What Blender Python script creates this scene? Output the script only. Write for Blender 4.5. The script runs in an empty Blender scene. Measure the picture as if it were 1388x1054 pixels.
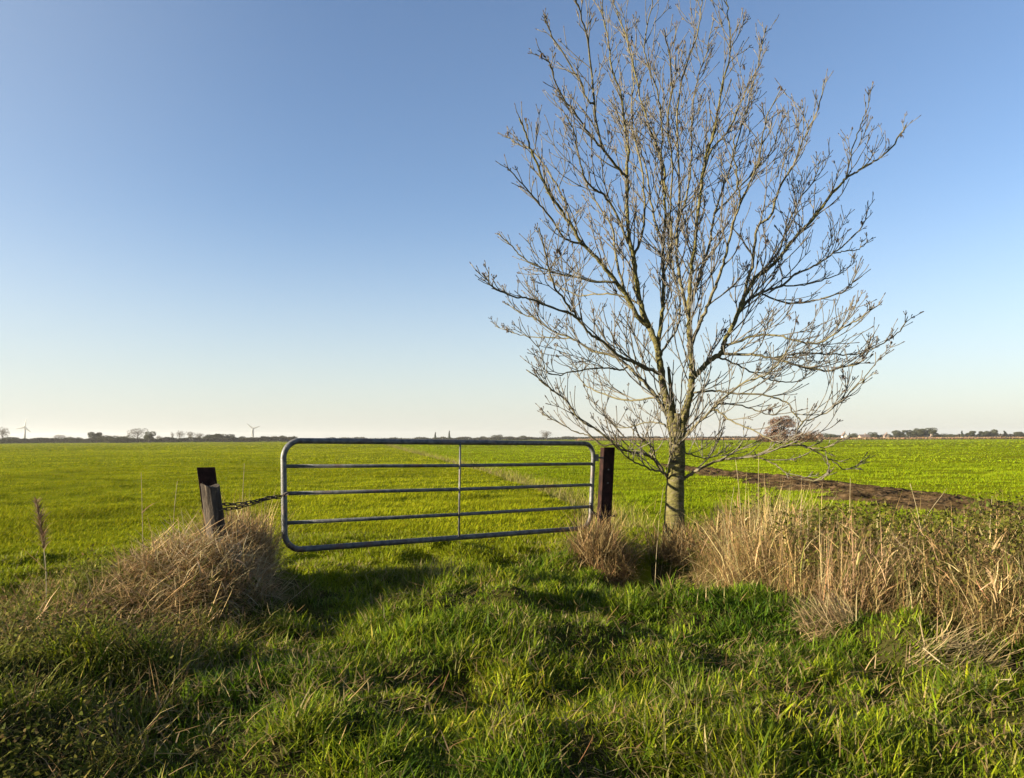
import bpy, math, random
import numpy as np
from mathutils import Vector, Matrix

sc = bpy.context.scene
COL = sc.collection
R = math.radians
rng = np.random.default_rng(11)
random.seed(11)

# ------------------------------------------------------------------ camera
F_PX, W_PX, H_PX = 1043.0, 1388.0, 1054.0
CAM_Z = 1.45
PITCH, ROLL = R(3.68), R(-0.25)
cam_d = bpy.data.cameras.new('camera')
cam_d.sensor_width = 36.0
cam_d.lens = 36.0 * F_PX / W_PX
cam_d.clip_start = 0.05
cam_d.clip_end = 20000
cam = bpy.data.objects.new('camera', cam_d)
COL.objects.link(cam)
CAM_ROT = Matrix.Rotation(R(90) + PITCH, 4, 'X') @ Matrix.Rotation(ROLL, 4, 'Z')
cam.matrix_world = Matrix.Translation((0, 0, CAM_Z)) @ CAM_ROT
sc.camera = cam

# ------------------------------------------------------------------ light
SUN_EL = 14.0
SUN_AZ = -105.0          # degrees clockwise from the view direction (+Y); sun low on the left
sun_dir = Vector((math.sin(R(SUN_AZ)) * math.cos(R(SUN_EL)), math.cos(R(SUN_AZ)) * math.cos(R(SUN_EL)), math.sin(R(SUN_EL))))
sl = bpy.data.lights.new('sun', 'SUN')
sl.energy = 5.0
sl.angle = R(0.55)
sl.color = (1.0, 0.85, 0.60)
so = bpy.data.objects.new('sun', sl)
COL.objects.link(so)
so.rotation_euler = (-sun_dir).to_track_quat('-Z', 'Y').to_euler()
w = bpy.data.worlds.new('World')
sc.world = w
w.use_nodes = True
nt = w.node_tree
bg = nt.nodes['Background']
sky = nt.nodes.new('ShaderNodeTexSky')
sky.sky_type = 'NISHITA'
sky.sun_disc = False
sky.sun_elevation = R(SUN_EL)
sky.sun_rotation = R(SUN_AZ)
sky.altitude = 0
sky.air_density = 1.0
sky.dust_density = 0.7
sky.ozone_density = 3.0
tint = nt.nodes.new('ShaderNodeMix'); tint.data_type = 'RGBA'; tint.blend_type = 'MULTIPLY'
tint.inputs['Factor'].default_value = 1.0
tint.inputs[7].default_value = (1.10, 1.0, 1.0, 1)
nt.links.new(sky.outputs[0], tint.inputs[6])
tcw = nt.nodes.new('ShaderNodeTexCoord'); sep = nt.nodes.new('ShaderNodeSeparateXYZ')
nt.links.new(tcw.outputs['Generated'], sep.inputs[0])
mr = nt.nodes.new('ShaderNodeMapRange'); mr.interpolation_type = 'SMOOTHERSTEP'
mr.inputs['From Min'].default_value = -0.12; mr.inputs['From Max'].default_value = 0.34
mr.inputs['To Min'].default_value = 0.78; mr.inputs['To Max'].default_value = 0.0
nt.links.new(sep.outputs[2], mr.inputs[0])
hazy = nt.nodes.new('ShaderNodeMix'); hazy.data_type = 'RGBA'
vd = nt.nodes.new('ShaderNodeVectorMath'); vd.operation = 'DOT_PRODUCT'
nt.links.new(tcw.outputs['Generated'], vd.inputs[0]); vd.inputs[1].default_value = sun_dir
mr2 = nt.nodes.new('ShaderNodeMapRange'); mr2.interpolation_type = 'SMOOTHSTEP'
mr2.inputs['From Min'].default_value = 0.05; mr2.inputs['From Max'].default_value = 0.9
mr2.inputs['To Min'].default_value = 0.0; mr2.inputs['To Max'].default_value = 0.42
nt.links.new(vd.outputs['Value'], mr2.inputs[0])
mxf = nt.nodes.new('ShaderNodeMath'); mxf.operation = 'ADD'; mxf.use_clamp = True
nt.links.new(mr.outputs[0], mxf.inputs[0]); nt.links.new(mr2.outputs[0], mxf.inputs[1])
nt.links.new(mxf.outputs[0], hazy.inputs['Factor']); nt.links.new(tint.outputs[2], hazy.inputs[6])
hazy.inputs[7].default_value = (3.42, 3.60, 3.45, 1)
nt.links.new(hazy.outputs[2], bg.inputs[0])
bg.inputs[1].default_value = 0.053
sc.view_settings.view_transform = 'Standard'
sc.view_settings.look = 'None'
sc.view_settings.exposure = 2.08
sc.view_settings.gamma = 1.0
sc.cycles.max_bounces = 6
sc.cycles.diffuse_bounces = 3
sc.cycles.transmission_bounces = 4
sc.cycles.transparent_max_bounces = 4
sc.cycles.sample_clamp_indirect = 6
sc.render.use_persistent_data = False


def P(px, py, y):
    """world point at forward distance y behind the photo position px, py"""
    d = CAM_ROT.to_3x3() @ Vector(((px - W_PX / 2) / F_PX, (H_PX / 2 - py) / F_PX, -1.0))
    return Vector((0, 0, CAM_Z)) + d * (y / d.y)


# ------------------------------------------------------------------ helpers
def tag(o, label=None, cat=None, group=None, kind=None):
    if label: o['label'] = label
    if cat: o['category'] = cat
    if group: o['group'] = group
    if kind: o['kind'] = kind
    return o


def empty(name, loc=(0, 0, 0)):
    o = bpy.data.objects.new(name, None)
    o.location = loc
    COL.objects.link(o)
    return o


def mesh_np(name, verts, faces, mat=None, parent=None, smooth=False, colors=None, loc=None):
    """faces: list of (n,k) int arrays or python list of tuples"""
    me = bpy.data.meshes.new(name)
    verts = np.asarray(verts, dtype=np.float32)
    if isinstance(faces, list) and faces and isinstance(faces[0], tuple):
        me.from_pydata([tuple(v) for v in verts.tolist()], [], faces)
    else:
        me.vertices.add(len(verts))
        me.vertices.foreach_set('co', verts.ravel())
        flat = np.concatenate([f.ravel() for f in faces]).astype(np.int32)
        tot = np.concatenate([np.full(len(f), f.shape[1], np.int32) for f in faces])
        start = np.concatenate([[0], np.cumsum(tot)[:-1]]).astype(np.int32)
        me.loops.add(len(flat))
        me.loops.foreach_set('vertex_index', flat)
        me.polygons.add(len(tot))
        me.polygons.foreach_set('loop_start', start)
        me.polygons.foreach_set('loop_total', tot)
        me.update(calc_edges=True)
    if colors is not None:
        at = me.color_attributes.new('tint', 'FLOAT_COLOR', 'POINT')
        c = np.ones((len(verts), 4), np.float32)
        c[:, :3] = colors
        at.data.foreach_set('color', c.ravel())
    if smooth:
        me.polygons.foreach_set('use_smooth', np.ones(len(me.polygons), bool))
    if mat: me.materials.append(mat)
    o = bpy.data.objects.new(name, me)
    COL.objects.link(o)
    if loc is not None: o.location = loc
    if parent is not None: o.parent = parent
    return o


class MB:
    """collects tubes and boxes into one mesh"""
    def __init__(s): s.v = []; s.f = []

    def tube(s, pts, rad, n=6, cap=True, closed=False):
        pts = [Vector(p) for p in pts]
        m = len(pts)
        if not hasattr(rad, '__len__'): rad = [rad] * m
        b = len(s.v)
        t0 = (pts[1] - pts[0]).normalized()
        a = Vector((0, 0, 1)) if abs(t0.z) < .9 else Vector((1, 0, 0))
        u = t0.cross(a).normalized()
        for i in range(m):
            if closed: t = (pts[(i + 1) % m] - pts[i - 1])
            else: t = (pts[min(i + 1, m - 1)] - pts[max(i - 1, 0)])
            t = t.normalized() if t.length > 1e-9 else t0
            u = (u - t * u.dot(t))
            u = u.normalized() if u.length > 1e-6 else t.orthogonal().normalized()
            v = t.cross(u)
            for k in range(n):
                q = 2 * math.pi * k / n
                s.v.append(tuple(pts[i] + (u * math.cos(q) + v * math.sin(q)) * rad[i]))
        for i in range(m if closed else m - 1):
            j = (i + 1) % m
            for k in range(n):
                k2 = (k + 1) % n
                s.f.append((b + i * n + k, b + i * n + k2, b + j * n + k2, b + j * n + k))
        if cap and not closed:
            s.f.append(tuple(b + k for k in range(n))[::-1])
            s.f.append(tuple(b + (m - 1) * n + k for k in range(n)))

    def box(s, c, sx, sy, sz, ax=None):
        """box centred at c with half sizes along axes ax (3 vectors)"""
        ax = ax or (Vector((1, 0, 0)), Vector((0, 1, 0)), Vector((0, 0, 1)))
        c = Vector(c); b = len(s.v)
        for dx in (-1, 1):
            for dy in (-1, 1):
                for dz in (-1, 1):
                    s.v.append(tuple(c + ax[0] * dx * sx + ax[1] * dy * sy + ax[2] * dz * sz))
        for q in ((0, 1, 3, 2), (4, 6, 7, 5), (0, 4, 5, 1), (2, 3, 7, 6), (0, 2, 6, 4), (1, 5, 7, 3)):
            s.f.append(tuple(b + i for i in q))

    def build(s, name, mat, parent=None, smooth=False, bevel=0):
        o = mesh_np(name, s.v, list(s.f), mat, parent, smooth)
        if bevel:
            md = o.modifiers.new('bevel', 'BEVEL'); md.width = bevel; md.segments = 2; md.limit_method = 'ANGLE'
        return o


def smooth_path(pts, sub=4):
    """Catmull-Rom through pts"""
    pts = [Vector(p) for p in pts]
    if len(pts) < 3: sub = max(sub, 3)
    e = [pts[0] * 2 - pts[1]] + pts + [pts[-1] * 2 - pts[-2]]
    out = []
    for i in range(1, len(e) - 2):
        a, b, c, d = e[i - 1:i + 3]
        for k in range(sub):
            t = k / sub
            out.append(.5 * ((2 * b) + (c - a) * t + (2 * a - 5 * b + 4 * c - d) * t * t + (3 * b - a - 3 * c + d) * t ** 3))
    out.append(pts[-1])
    return out


def _hash(ix, iy, seed):
    h = (ix.astype(np.int64) * 374761393 + iy.astype(np.int64) * 668265263 + seed * 974711) & 0xffffffff
    h = ((h ^ (h >> 13)) * 1274126177) & 0xffffffff
    h = h ^ (h >> 16)
    return (h & 0xffff) / 65535.0


def vnoise(x, y, seed=0):
    x = np.asarray(x, float); y = np.asarray(y, float)
    ix = np.floor(x); iy = np.floor(y)
    fx = x - ix; fy = y - iy
    fx = fx * fx * (3 - 2 * fx); fy = fy * fy * (3 - 2 * fy)
    a = _hash(ix, iy, seed); b = _hash(ix + 1, iy, seed); c = _hash(ix, iy + 1, seed); d = _hash(ix + 1, iy + 1, seed)
    return (a * (1 - fx) + b * fx) * (1 - fy) + (c * (1 - fx) + d * fx) * fy


def fbm(x, y, seed=0, o=3):
    t = 0; a = .5; n = 0
    for k in range(o):
        t = t + a * vnoise(x * 2 ** k, y * 2 ** k, seed + k * 17); n += a; a *= .5
    return t / n


def dist_path(x, y, path):
    """distance to a polyline and position along it (0..1)"""
    best = np.full(np.shape(x), 1e9); pos = np.zeros(np.shape(x))
    n = len(path) - 1
    for i in range(n):
        ax, ay = path[i]; bx, by = path[i + 1]
        dx, dy = bx - ax, by - ay
        t = np.clip(((x - ax) * dx + (y - ay) * dy) / (dx * dx + dy * dy), 0, 1)
        d = np.hypot(x - ax - t * dx, y - ay - t * dy)
        m = d < best
        best = np.where(m, d, best); pos = np.where(m, (i + t) / n, pos)
    return best, pos


def sstep(a, b, x):
    t = np.clip((x - a) / (b - a), 0, 1)
    return t * t * (3 - 2 * t)


# ------------------------------------------------------------------ terrain shape
DITCH_R = [(1.45, 7.6), (1.75, 8.75), (2.45, 8.2), (3.0, 7.1), (4.1, 6.2), (6.2, 5.2), (10, 3.6), (40, -6)]
DITCH_L = [(-2.75, 7.2), (-3.0, 6.2), (-3.05, 5.0), (-2.75, 3.8), (-2.5, 2.6), (-2.4, 0.0), (-3, -10)]
FIELD_DITCH = [(1.75, 13.0), (1.9, 17.0), (0.9, 25.0), (-2.2, 43.0), (-10, 82.0), (-33, 205.0)]
MUD = [(9.7, 10.0), (9.4, 16.0), (9.1, 22.0), (8.8, 27.0), (8.5, 32.0), (8.3, 37.0), (8.1, 42.0)]
MOUND_L = (-2.6, 6.9)


def ground_h(x, y):
    x = np.asarray(x, float); y = np.asarray(y, float)
    r = np.hypot(x, y)
    z = (fbm(x * .05, y * .05, 3) - .5) * .10 * sstep(8, 60, r)
    # field tussocks, then rough near ground
    z = z + (fbm(x * .8, y * 1.1, 5, 3) - .5) * .17 * sstep(11, 18, y) * (1 - sstep(150, 400, r))
    near = 1 - sstep(9, 14, r)
    z = z + near * ((fbm(x * 1.1, y * 1.1, 9, 2) - .5) * .30 + (fbm(x * 2.9, y * 2.9, 21, 2) - .5) * .22)
    d, p = dist_path(x, y, DITCH_R)
    z = z - np.exp(-(d / .48) ** 2) * (.12 + .80 * (1 - sstep(.13, .26, p)))
    d, p = dist_path(x, y, DITCH_L)
    z = z + .26 * np.exp(-(d / .75) ** 2) * sstep(-.02, .18, p) * (1 - .45 * sstep(.3, .6, vnoise(x * .9, y * .9, 12)))
    d, p = dist_path(x, y, FIELD_DITCH)
    z = z - .28 * np.exp(-(d / .5) ** 2)
    # swelling bank the dry reeds grow on, and the low mound right of the dam
    z = z + .17 * np.exp(-(((x - MOUND_L[0]) / .62) ** 2 + ((y - MOUND_L[1]) / .75) ** 2))
    z = z + .16 * np.exp(-(((x - 1.75) / .6) ** 2 + ((y - 6.7) / .7) ** 2))
    z = z + .14 * np.exp(-(((x + .55) / .9) ** 2 + ((y - 6.3) / 1.1) ** 2))
    z = z - .17 * np.exp(-(((x - .55) / .95) ** 2 + ((y - 8.7) / .7) ** 2)) - .13 * np.exp(-(((x + 1.25) / .5) ** 2 + ((y - 6.6) / 1.0) ** 2))
    z = z + .12 * np.exp(-(((x + .2) / .5) ** 2 + ((y - 7.6) / .35) ** 2))
    return z


def field_mask(x, y):
    """pasture side of the gate and of the two ditches"""
    x = np.asarray(x, float); y = np.asarray(y, float)
    wob = (vnoise(x * 1.7, y * 1.7, 14) - .5) * .7
    xl = np.interp(y, [-10, 0, 2.6, 3.8, 5.0, 6.2, 7.2], [-3, -2.4, -2.5, -2.75, -3.05, -3.0, -2.75])
    yr = np.interp(x, [p[0] for p in DITCH_R], [p[1] for p in DITCH_R])
    left = (x < xl - .75 + wob) | (y > 7.6 + wob)
    mid = y > 7.5 + (x + 2.24) * .771 + .1 + wob
    right = y > yr + 1.1 + wob
    return np.where(x < -2.24, left, np.where(x < 1.15, mid, right))


def gh(x, y): return float(ground_h(np.array([x]), np.array([y]))[0])


# ------------------------------------------------------------------ materials
def new_mat(name):
    m = bpy.data.materials.new(name); m.use_nodes = True
    n = m.node_tree.nodes; l = m.node_tree.links
    return m, n, l, n['Principled BSDF']


def noise_mat(name, c1, c2, scale=8, rough=.85, c3=None, bump=.0, bscale=40, metallic=0, stretch=None, detail=6, spec=.3):
    c1, c2 = [tuple(k * .76 for k in c) for c in (c1, c2)]
    c3 = tuple(k * .76 for k in c3) if c3 else None
    m, n, l, b = new_mat(name)
    tc = n.new('ShaderNodeTexCoord'); mp = n.new('ShaderNodeMapping')
    l.new(tc.outputs['Object'], mp.inputs[0])
    if stretch: mp.inputs['Scale'].default_value = stretch
    nz = n.new('ShaderNodeTexNoise'); nz.inputs['Scale'].default_value = scale; nz.inputs['Detail'].default_value = detail
    l.new(mp.outputs[0], nz.inputs['Vector'])
    cr = n.new('ShaderNodeValToRGB')
    cr.color_ramp.elements[0].position = .35; cr.color_ramp.elements[0].color = (*c1, 1)
    cr.color_ramp.elements[1].position = .65; cr.color_ramp.elements[1].color = (*c2, 1)
    if c3:
        e = cr.color_ramp.elements.new(.5); e.color = (*c3, 1)
    l.new(nz.outputs['Fac'], cr.inputs[0]); l.new(cr.outputs[0], b.inputs['Base Color'])
    b.inputs['Roughness'].default_value = rough; b.inputs['Metallic'].default_value = metallic
    b.inputs['Specular IOR Level'].default_value = spec
    if bump:
        n2 = n.new('ShaderNodeTexNoise'); n2.inputs['Scale'].default_value = bscale; n2.inputs['Detail'].default_value = 5
        l.new(mp.outputs[0], n2.inputs['Vector'])
        bp = n.new('ShaderNodeBump'); bp.inputs['Strength'].default_value = bump; bp.inputs['Distance'].default_value = .02
        l.new(n2.outputs['Fac'], bp.inputs['Height']); l.new(bp.outputs[0], b.inputs['Normal'])
    return m


def blade_mat(name, trans=.45, rough=.5, spec=.25):
    m, n, l, b = new_mat(name)
    at = n.new('ShaderNodeAttribute'); at.attribute_name = 'tint'
    l.new(at.outputs['Color'], b.inputs['Base Color'])
    b.inputs['Roughness'].default_value = rough
    b.inputs['Specular IOR Level'].default_value = spec
    tr = n.new('ShaderNodeBsdfTranslucent')
    l.new(at.outputs['Color'], tr.inputs['Color'])
    mx = n.new('ShaderNodeMixShader'); mx.inputs[0].default_value = trans
    l.new(b.outputs[0], mx.inputs[1]); l.new(tr.outputs[0], mx.inputs[2])
    l.new(mx.outputs[0], n['Material Output'].inputs['Surface'])
    return m


M_GRASS = blade_mat('grass_blade', .42, .5, .06)
M_PASTURE = blade_mat('pasture_blade', .40, .8, .02)
M_STRAW = blade_mat('straw_blade', .25, .7, .04)
M_LEAF = blade_mat('leaf', .35, .7, .03)
M_GROUND = noise_mat('ground_turf', (.035, .030, .014), (.066, .068, .014), 1.3, .95, (.048, .045, .014), .8, 9, spec=.0)
M_FIELD = noise_mat('pasture_turf', (.095, .12, .007), (.17, .195, .009), .9, .95, (.135, .155, .008), .6, 6, spec=0)
M_MUD = noise_mat('turned_mud', (.055, .036, .018), (.145, .098, .054), 2.2, .95, (.095, .063, .033), .8, 12, spec=0)
M_BARK = noise_mat('ash_bark', (.07, .060, .036), (.165, .142, .085), 7, .95, (.135, .126, .042), 1.0, 26, stretch=(1, 1, 3.5), spec=.08)
M_LIMB = noise_mat('ash_limb', (.08, .070, .052), (.17, .152, .112), 8, .9, (.135, .122, .065), .6, 40, stretch=(1, 1, 2), spec=.08)
M_TWIG = noise_mat('ash_twig', (.095, .086, .072), (.19, .175, .15), 14, .85, (.14, .128, .106), .3, 60, spec=.1)
M_BUD = noise_mat('ash_bud', (.05, .036, .03), (.10, .07, .055), 30, .8)
M_STEEL = noise_mat('galvanised_tube', (.07, .074, .08), (.17, .175, .18), 16, .5, (.115, .12, .125), .25, 70, .25)
_n, _l = M_STEEL.node_tree.nodes, M_STEEL.node_tree.links
_b = _n['Principled BSDF']; _src = _b.inputs['Base Color'].links[0].from_socket
_t = _n.new('ShaderNodeTexNoise'); _t.inputs['Scale'].default_value = 3.2; _t.inputs['Detail'].default_value = 8
_c = _n.new('ShaderNodeTexCoord'); _l.new(_c.outputs['Object'], _t.inputs['Vector'])
_r = _n.new('ShaderNodeMapRange'); _r.inputs['From Min'].default_value = .56; _r.inputs['From Max'].default_value = .68; _r.inputs['To Max'].default_value = .75
_l.new(_t.outputs['Fac'], _r.inputs[0])
_m = _n.new('ShaderNodeMix'); _m.data_type = 'RGBA'; _l.new(_r.outputs[0], _m.inputs['Factor']); _l.new(_src, _m.inputs[6])
_m.inputs[7].default_value = (.10, .052, .042, 1); _l.new(_m.outputs[2], _b.inputs['Base Color'])
M_IRON = noise_mat('rusty_iron', (.014, .008, .008), (.040, .019, .016), 14, .85, (.024, .012, .011), .4, 70, spec=.08)
M_CHAIN = noise_mat('chain_iron', (.02, .017, .016), (.06, .045, .04), 30, .6, metallic=.4)
M_POST = noise_mat('weathered_wood', (.028, .021, .016), (.12, .094, .07), 7, .95, (.065, .051, .039), .9, 30, stretch=(5, 5, .6))
M_FARCROWN = blade_mat('far_foliage', .15, .8, .05)
M_FARTRUNK = noise_mat('far_bark', (.07, .06, .05), (.13, .11, .09), 1, .9)
M_TURBINE = noise_mat('turbine_paint', (.27, .28, .29), (.31, .32, .33), .2, .5)
M_WALLW = noise_mat('white_render', (.66, .64, .60), (.74, .72, .68), .5, .8)
M_WALLB = noise_mat('red_brick', (.24, .19, .16), (.31, .25, .215), .8, .85)
M_ROOF = noise_mat('roof_tile', (.12, .09, .08), (.17, .12, .10), .8, .8)
M_WINDOW = noise_mat('dark_glass', (.03, .035, .04), (.05, .055, .06), .6, .2)


# ------------------------------------------------------------------ ground sheet
def build_ground():
    ang = np.concatenate([np.linspace(-60, 60, 620, endpoint=False), np.linspace(60, 300, 160, endpoint=False)])
    rad = np.concatenate([[.4, .8, 1.2, 1.6], np.geomspace(2, 30, 330), np.geomspace(31, 3000, 100)])
    a, r = np.meshgrid(np.radians(ang), rad)
    x = (np.sin(a) * r); y = (np.cos(a) * r)
    z = ground_h(x, y)
    v = np.stack([x, y, z], -1).reshape(-1, 3)
    na, nr = len(ang), len(rad)
    i, j = np.meshgrid(np.arange(nr - 1), np.arange(na), indexing='ij')
    j2 = (j + 1) % na
    q = np.stack([i * na + j, i * na + j2, (i + 1) * na + j2, (i + 1) * na + j], -1).reshape(-1, 4)[:, ::-1]
    cidx = len(v)
    v = np.vstack([v, [[0, 0, float(ground_h(np.array([0.]), np.array([0.]))[0])]]])
    jj = np.arange(na)
    tri = np.stack([np.full(na, cidx), (jj + 1) % na, jj], -1)
    o = mesh_np('ground', v, [q, tri], M_GROUND, smooth=True)
    o.data.materials.append(M_FIELD)
    rr = np.hypot(v[:, 0], v[:, 1]); far = field_mask(v[:, 0], v[:, 1]) | (rr > 14)
    mi = np.concatenate([far[q[:, 0]], far[tri[:, 0]]]).astype(np.int32)
    o.data.polygons.foreach_set('material_index', mi)
    tag(o, kind='structure')


build_ground()


def build_mud():
    n, k = 700, 44
    path = smooth_path([(px, py, 0) for px, py in MUD], 60)
    ii = np.linspace(0, len(path) - 1, n).astype(int)
    V = []
    for a, i in enumerate(ii):
        p = path[i]; t = (path[min(i + 1, len(path) - 1)] - path[max(i - 1, 0)]).normalized()
        nrm = Vector((t.y, -t.x, 0))
        s = a / (n - 1)
        wd = (2.0 - 1.3 * s) * min(1, 6 * (1 - s) + .1) * (.45 + .55 * min(1, s * 6))
        for b in range(k):
            u = (b / (k - 1) - .5) * 2
            e = wd * (1 + .22 * (float(vnoise(np.array([a * .06]), np.array([u > 0]), 40)[0]) - .5) * 2)
            V.append((p.x + nrm.x * u * e, p.y + nrm.y * u * e, (1 - abs(u) ** 3)))
    V = np.array(V)
    edge = V[:, 2].copy()
    lump = .6 * fbm(V[:, 0] * 2.6, V[:, 1] * 2.2, 70, 3) + .4 * fbm(V[:, 0] * 8, V[:, 1] * 8, 71, 2)
    V[:, 2] = ground_h(V[:, 0], V[:, 1]) + .012 + edge * (.02 + .26 * np.clip(lump - .38, 0, 1))
    i, j = np.meshgrid(np.arange(n - 1), np.arange(k - 1), indexing='ij')
    q = np.stack([i * k + j, i * k + j + 1, (i + 1) * k + j + 1, (i + 1) * k + j], -1).reshape(-1, 4)
    tag(mesh_np('mud_strip', V, [q], M_MUD, smooth=True), kind='structure')


build_mud()


def mud_mask(x, y):
    d, p = dist_path(x, y, MUD)
    return d < (1.9 - 1.3 * p) * (.72 + .5 * vnoise(x * .9, y * .5, 40)) 


# ------------------------------------------------------------------ blades
def blades(base, length, width, az, lean, bend, color, segs=3):
    """base (n,3); lean = start tilt from vertical, bend = further tilt along the blade. Returns verts, faces, colors"""
    n = len(base)
    length = np.broadcast_to(length, n); width = np.broadcast_to(width, n)
    dirx, diry = np.cos(az), np.sin(az)
    tw = az + np.pi / 2 + rng.normal(0, .5, n)
    sx, sy = np.cos(tw), np.sin(tw)
    p = base.copy().astype(float)
    rows = []
    prof = [1, .95, .72, 0] if segs == 3 else ([1, .8, 0] if segs == 2 else [1, 0])
    for k in range(segs + 1):
        if k < segs:
            hw = width * .5 * prof[k]
            off = np.stack([sx * hw, sy * hw, np.zeros(n)], -1)
            rows.append(p - off); rows.append(p + off)
            th = lean + bend * (k + .5) / segs
            st = length / segs
            p = p + np.stack([dirx * np.sin(th) * st, diry * np.sin(th) * st, np.cos(th) * st], -1)
        else:
            rows.append(p.copy())
    m = 2 * segs + 1
    V = np.stack(rows, 1).reshape(-1, 3)
    b = np.arange(n) * m
    quads = [np.stack([b + 2 * k, b + 2 * k + 1, b + 2 * k + 3, b + 2 * k + 2], -1) for k in range(segs - 1)]
    tri = np.stack([b + 2 * (segs - 1), b + 2 * (segs - 1) + 1, b + 2 * segs], -1)
    C = np.repeat(np.asarray(color), m, 0)
    return V, quads, tri, C


def join_blades(name, parts, mat, parent=None, smooth=False):
    V, Q, T, C = [], [], [], []
    off = 0
    for v, q, t, c in parts:
        V.append(v); C.append(c)
        for k in q: Q.append(k + off)
        T.append(t + off); off += len(v)
    fs = []
    if Q: fs.append(np.concatenate(Q))
    fs.append(np.concatenate(T))
    return mesh_np(name, np.concatenate(V), fs, mat, parent, smooth, np.concatenate(C))


def pick(n, cols, wts, var=.18):
    cols = np.array(cols); wts = np.array(wts, float); wts /= wts.sum()
    c = cols[rng.choice(len(cols), n, p=wts)]
    c = c * np.exp(rng.normal(0, var, (n, 1))) * np.exp(rng.normal(0, var * .3, (n, 3)))
    return np.clip(c * .76, .002, .8)


GREENS = [(.16, .215, .010), (.215, .26, .012), (.08, .13, .011), (.26, .25, .05)]
STRAWS = [(.36, .265, .115), (.29, .20, .085), (.44, .345, .18), (.21, .135, .062), (.31, .20, .095)]


def veg_masks(x, y):
    dr, pr = dist_path(x, y, DITCH_R)
    dl, pl = dist_path(x, y, DITCH_L)
    side = y - np.interp(x, [p[0] for p in DITCH_R], [p[1] for p in DITCH_R])
    right = (dr < .62 + .5 * (vnoise(x * 1.3, y * 1.3, 33) - .5) + .5 * sstep(2.0, 3.2, x)) & (x > 1.0)
    left = dl < 1.15 + .5 * (vnoise(x * 1.2, y * 1.2, 34) - .5)
    return right, left


def foreground_grass():
    parts = []
    # turf on the dam and verge, tuft by tuft
    n = 620000
    th = R(1) * rng.uniform(-44, 44, n); r = np.sqrt(rng.uniform(1.6 ** 2, 12.0 ** 2, n))
    keep = rng.uniform(0, 1, n) < np.clip(1.2 - r / 16, .3, 1)
    th, r = th[keep], r[keep]
    x = np.sin(th) * r; y = np.cos(th) * r
    ti = vnoise(x * 3.1, y * 3.1, 51); big = fbm(x * .9, y * .9, 52, 2)
    rt, lt = veg_masks(x, y)
    rt = rt | ((np.hypot((x - 1.45) / .36, (y - 7.95) / .8) < 1))
    keep = (~rt) & (rng.uniform(0, 1, len(x)) < .55 + .7 * ti) & ~((np.hypot((x - MOUND_L[0]) / .75, (y - MOUND_L[1]) / .9) < 1)) 
    keep &= ~(lt & (rng.uniform(0, 1, len(x)) < .55))
    x, y, ti, big = x[keep], y[keep], ti[keep], big[keep]
    n = len(x)
    z = ground_h(x, y) - .01
    L = (.06 + .17 * ti ** 2 * (0.5 + .9 * big)) * rng.uniform(.55, 1.4, n)
    Wd = rng.choice([.0035, .0055, .0075, .0105], n, p=[.25, .35, .28, .12]) * rng.uniform(.8, 1.2, n) * (1 + .06 * np.hypot(x, y))
    flow = vnoise(x * 1.4, y * 1.4, 60) * 12 + rng.normal(0, 1.7, n)
    lean = np.abs(rng.normal(.45, .35, n)); bend = np.abs(rng.normal(.95, .55, n))
    dry = rng.uniform(0, 1, n) < .04 + .17 * sstep(.5, .75, vnoise(x * 1.7 + 9, y * 1.7, 61))
    c = pick(n, GREENS, [4, 4, 4, 1.5])
    patch = (fbm(x * .7, y * .7, 66, 2) - .5)[:, None]
    c = c * (1 + patch * np.array([[.9, .5, .2]]))
    tuft = (vnoise(x * 4.2 + 3, y * 4.2, 67) - .5)[:, None]
    c = c * (1 + tuft * np.array([[.95, .7, .5]]))
    cs = pick(n, [(.36, .30, .15), (.30, .24, .11), (.23, .215, .075)], [1, 1, 2])
    c = np.where(dry[:, None], cs, c)
    fm = field_mask(x, y)
    cf = pick(n, [(.198, .236, .007), (.23, .258, .009), (.15, .195, .007), (.24, .24, .02)], [4, 3, 3, .6], .14)
    c = np.where((fm & ~dry)[:, None], cf, c)
    L = np.where(fm, np.clip(L, .045, .11), L)
    parts.append(blades(np.stack([x, y, z], -1), L, Wd, flow, lean, bend, c, 3))
    # flattened dry litter
    n = 12000
    th = R(1) * rng.uniform(-42, 42, n); r = np.sqrt(rng.uniform(1.8 ** 2, 9 ** 2, n))
    x = np.sin(th) * r; y = np.cos(th) * r
    keep = (vnoise(x * 1.7 + 9, y * 1.7, 61) + rng.uniform(-.25, .25, n) > .52) & ~field_mask(x, y)
    x, y = x[keep], y[keep]; n = len(x)
    b = np.stack([x, y, ground_h(x, y) + rng.uniform(.03, .12, n)], -1)
    parts.append(blades(b, rng.uniform(.06, .18, n), rng.uniform(.0035, .0065, n), rng.uniform(0, 6.28, n), rng.normal(1.3, .25, n), rng.normal(.2, .4, n), pick(n, STRAWS, [2, 2, 1, 1, 1]), 3))
    o = join_blades('verge_grass', parts, M_GRASS)
    tag(o, 'rough green grass with dry blades on the verge and dam before the gate', 'grass', kind='stuff')


foreground_grass()


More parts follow.
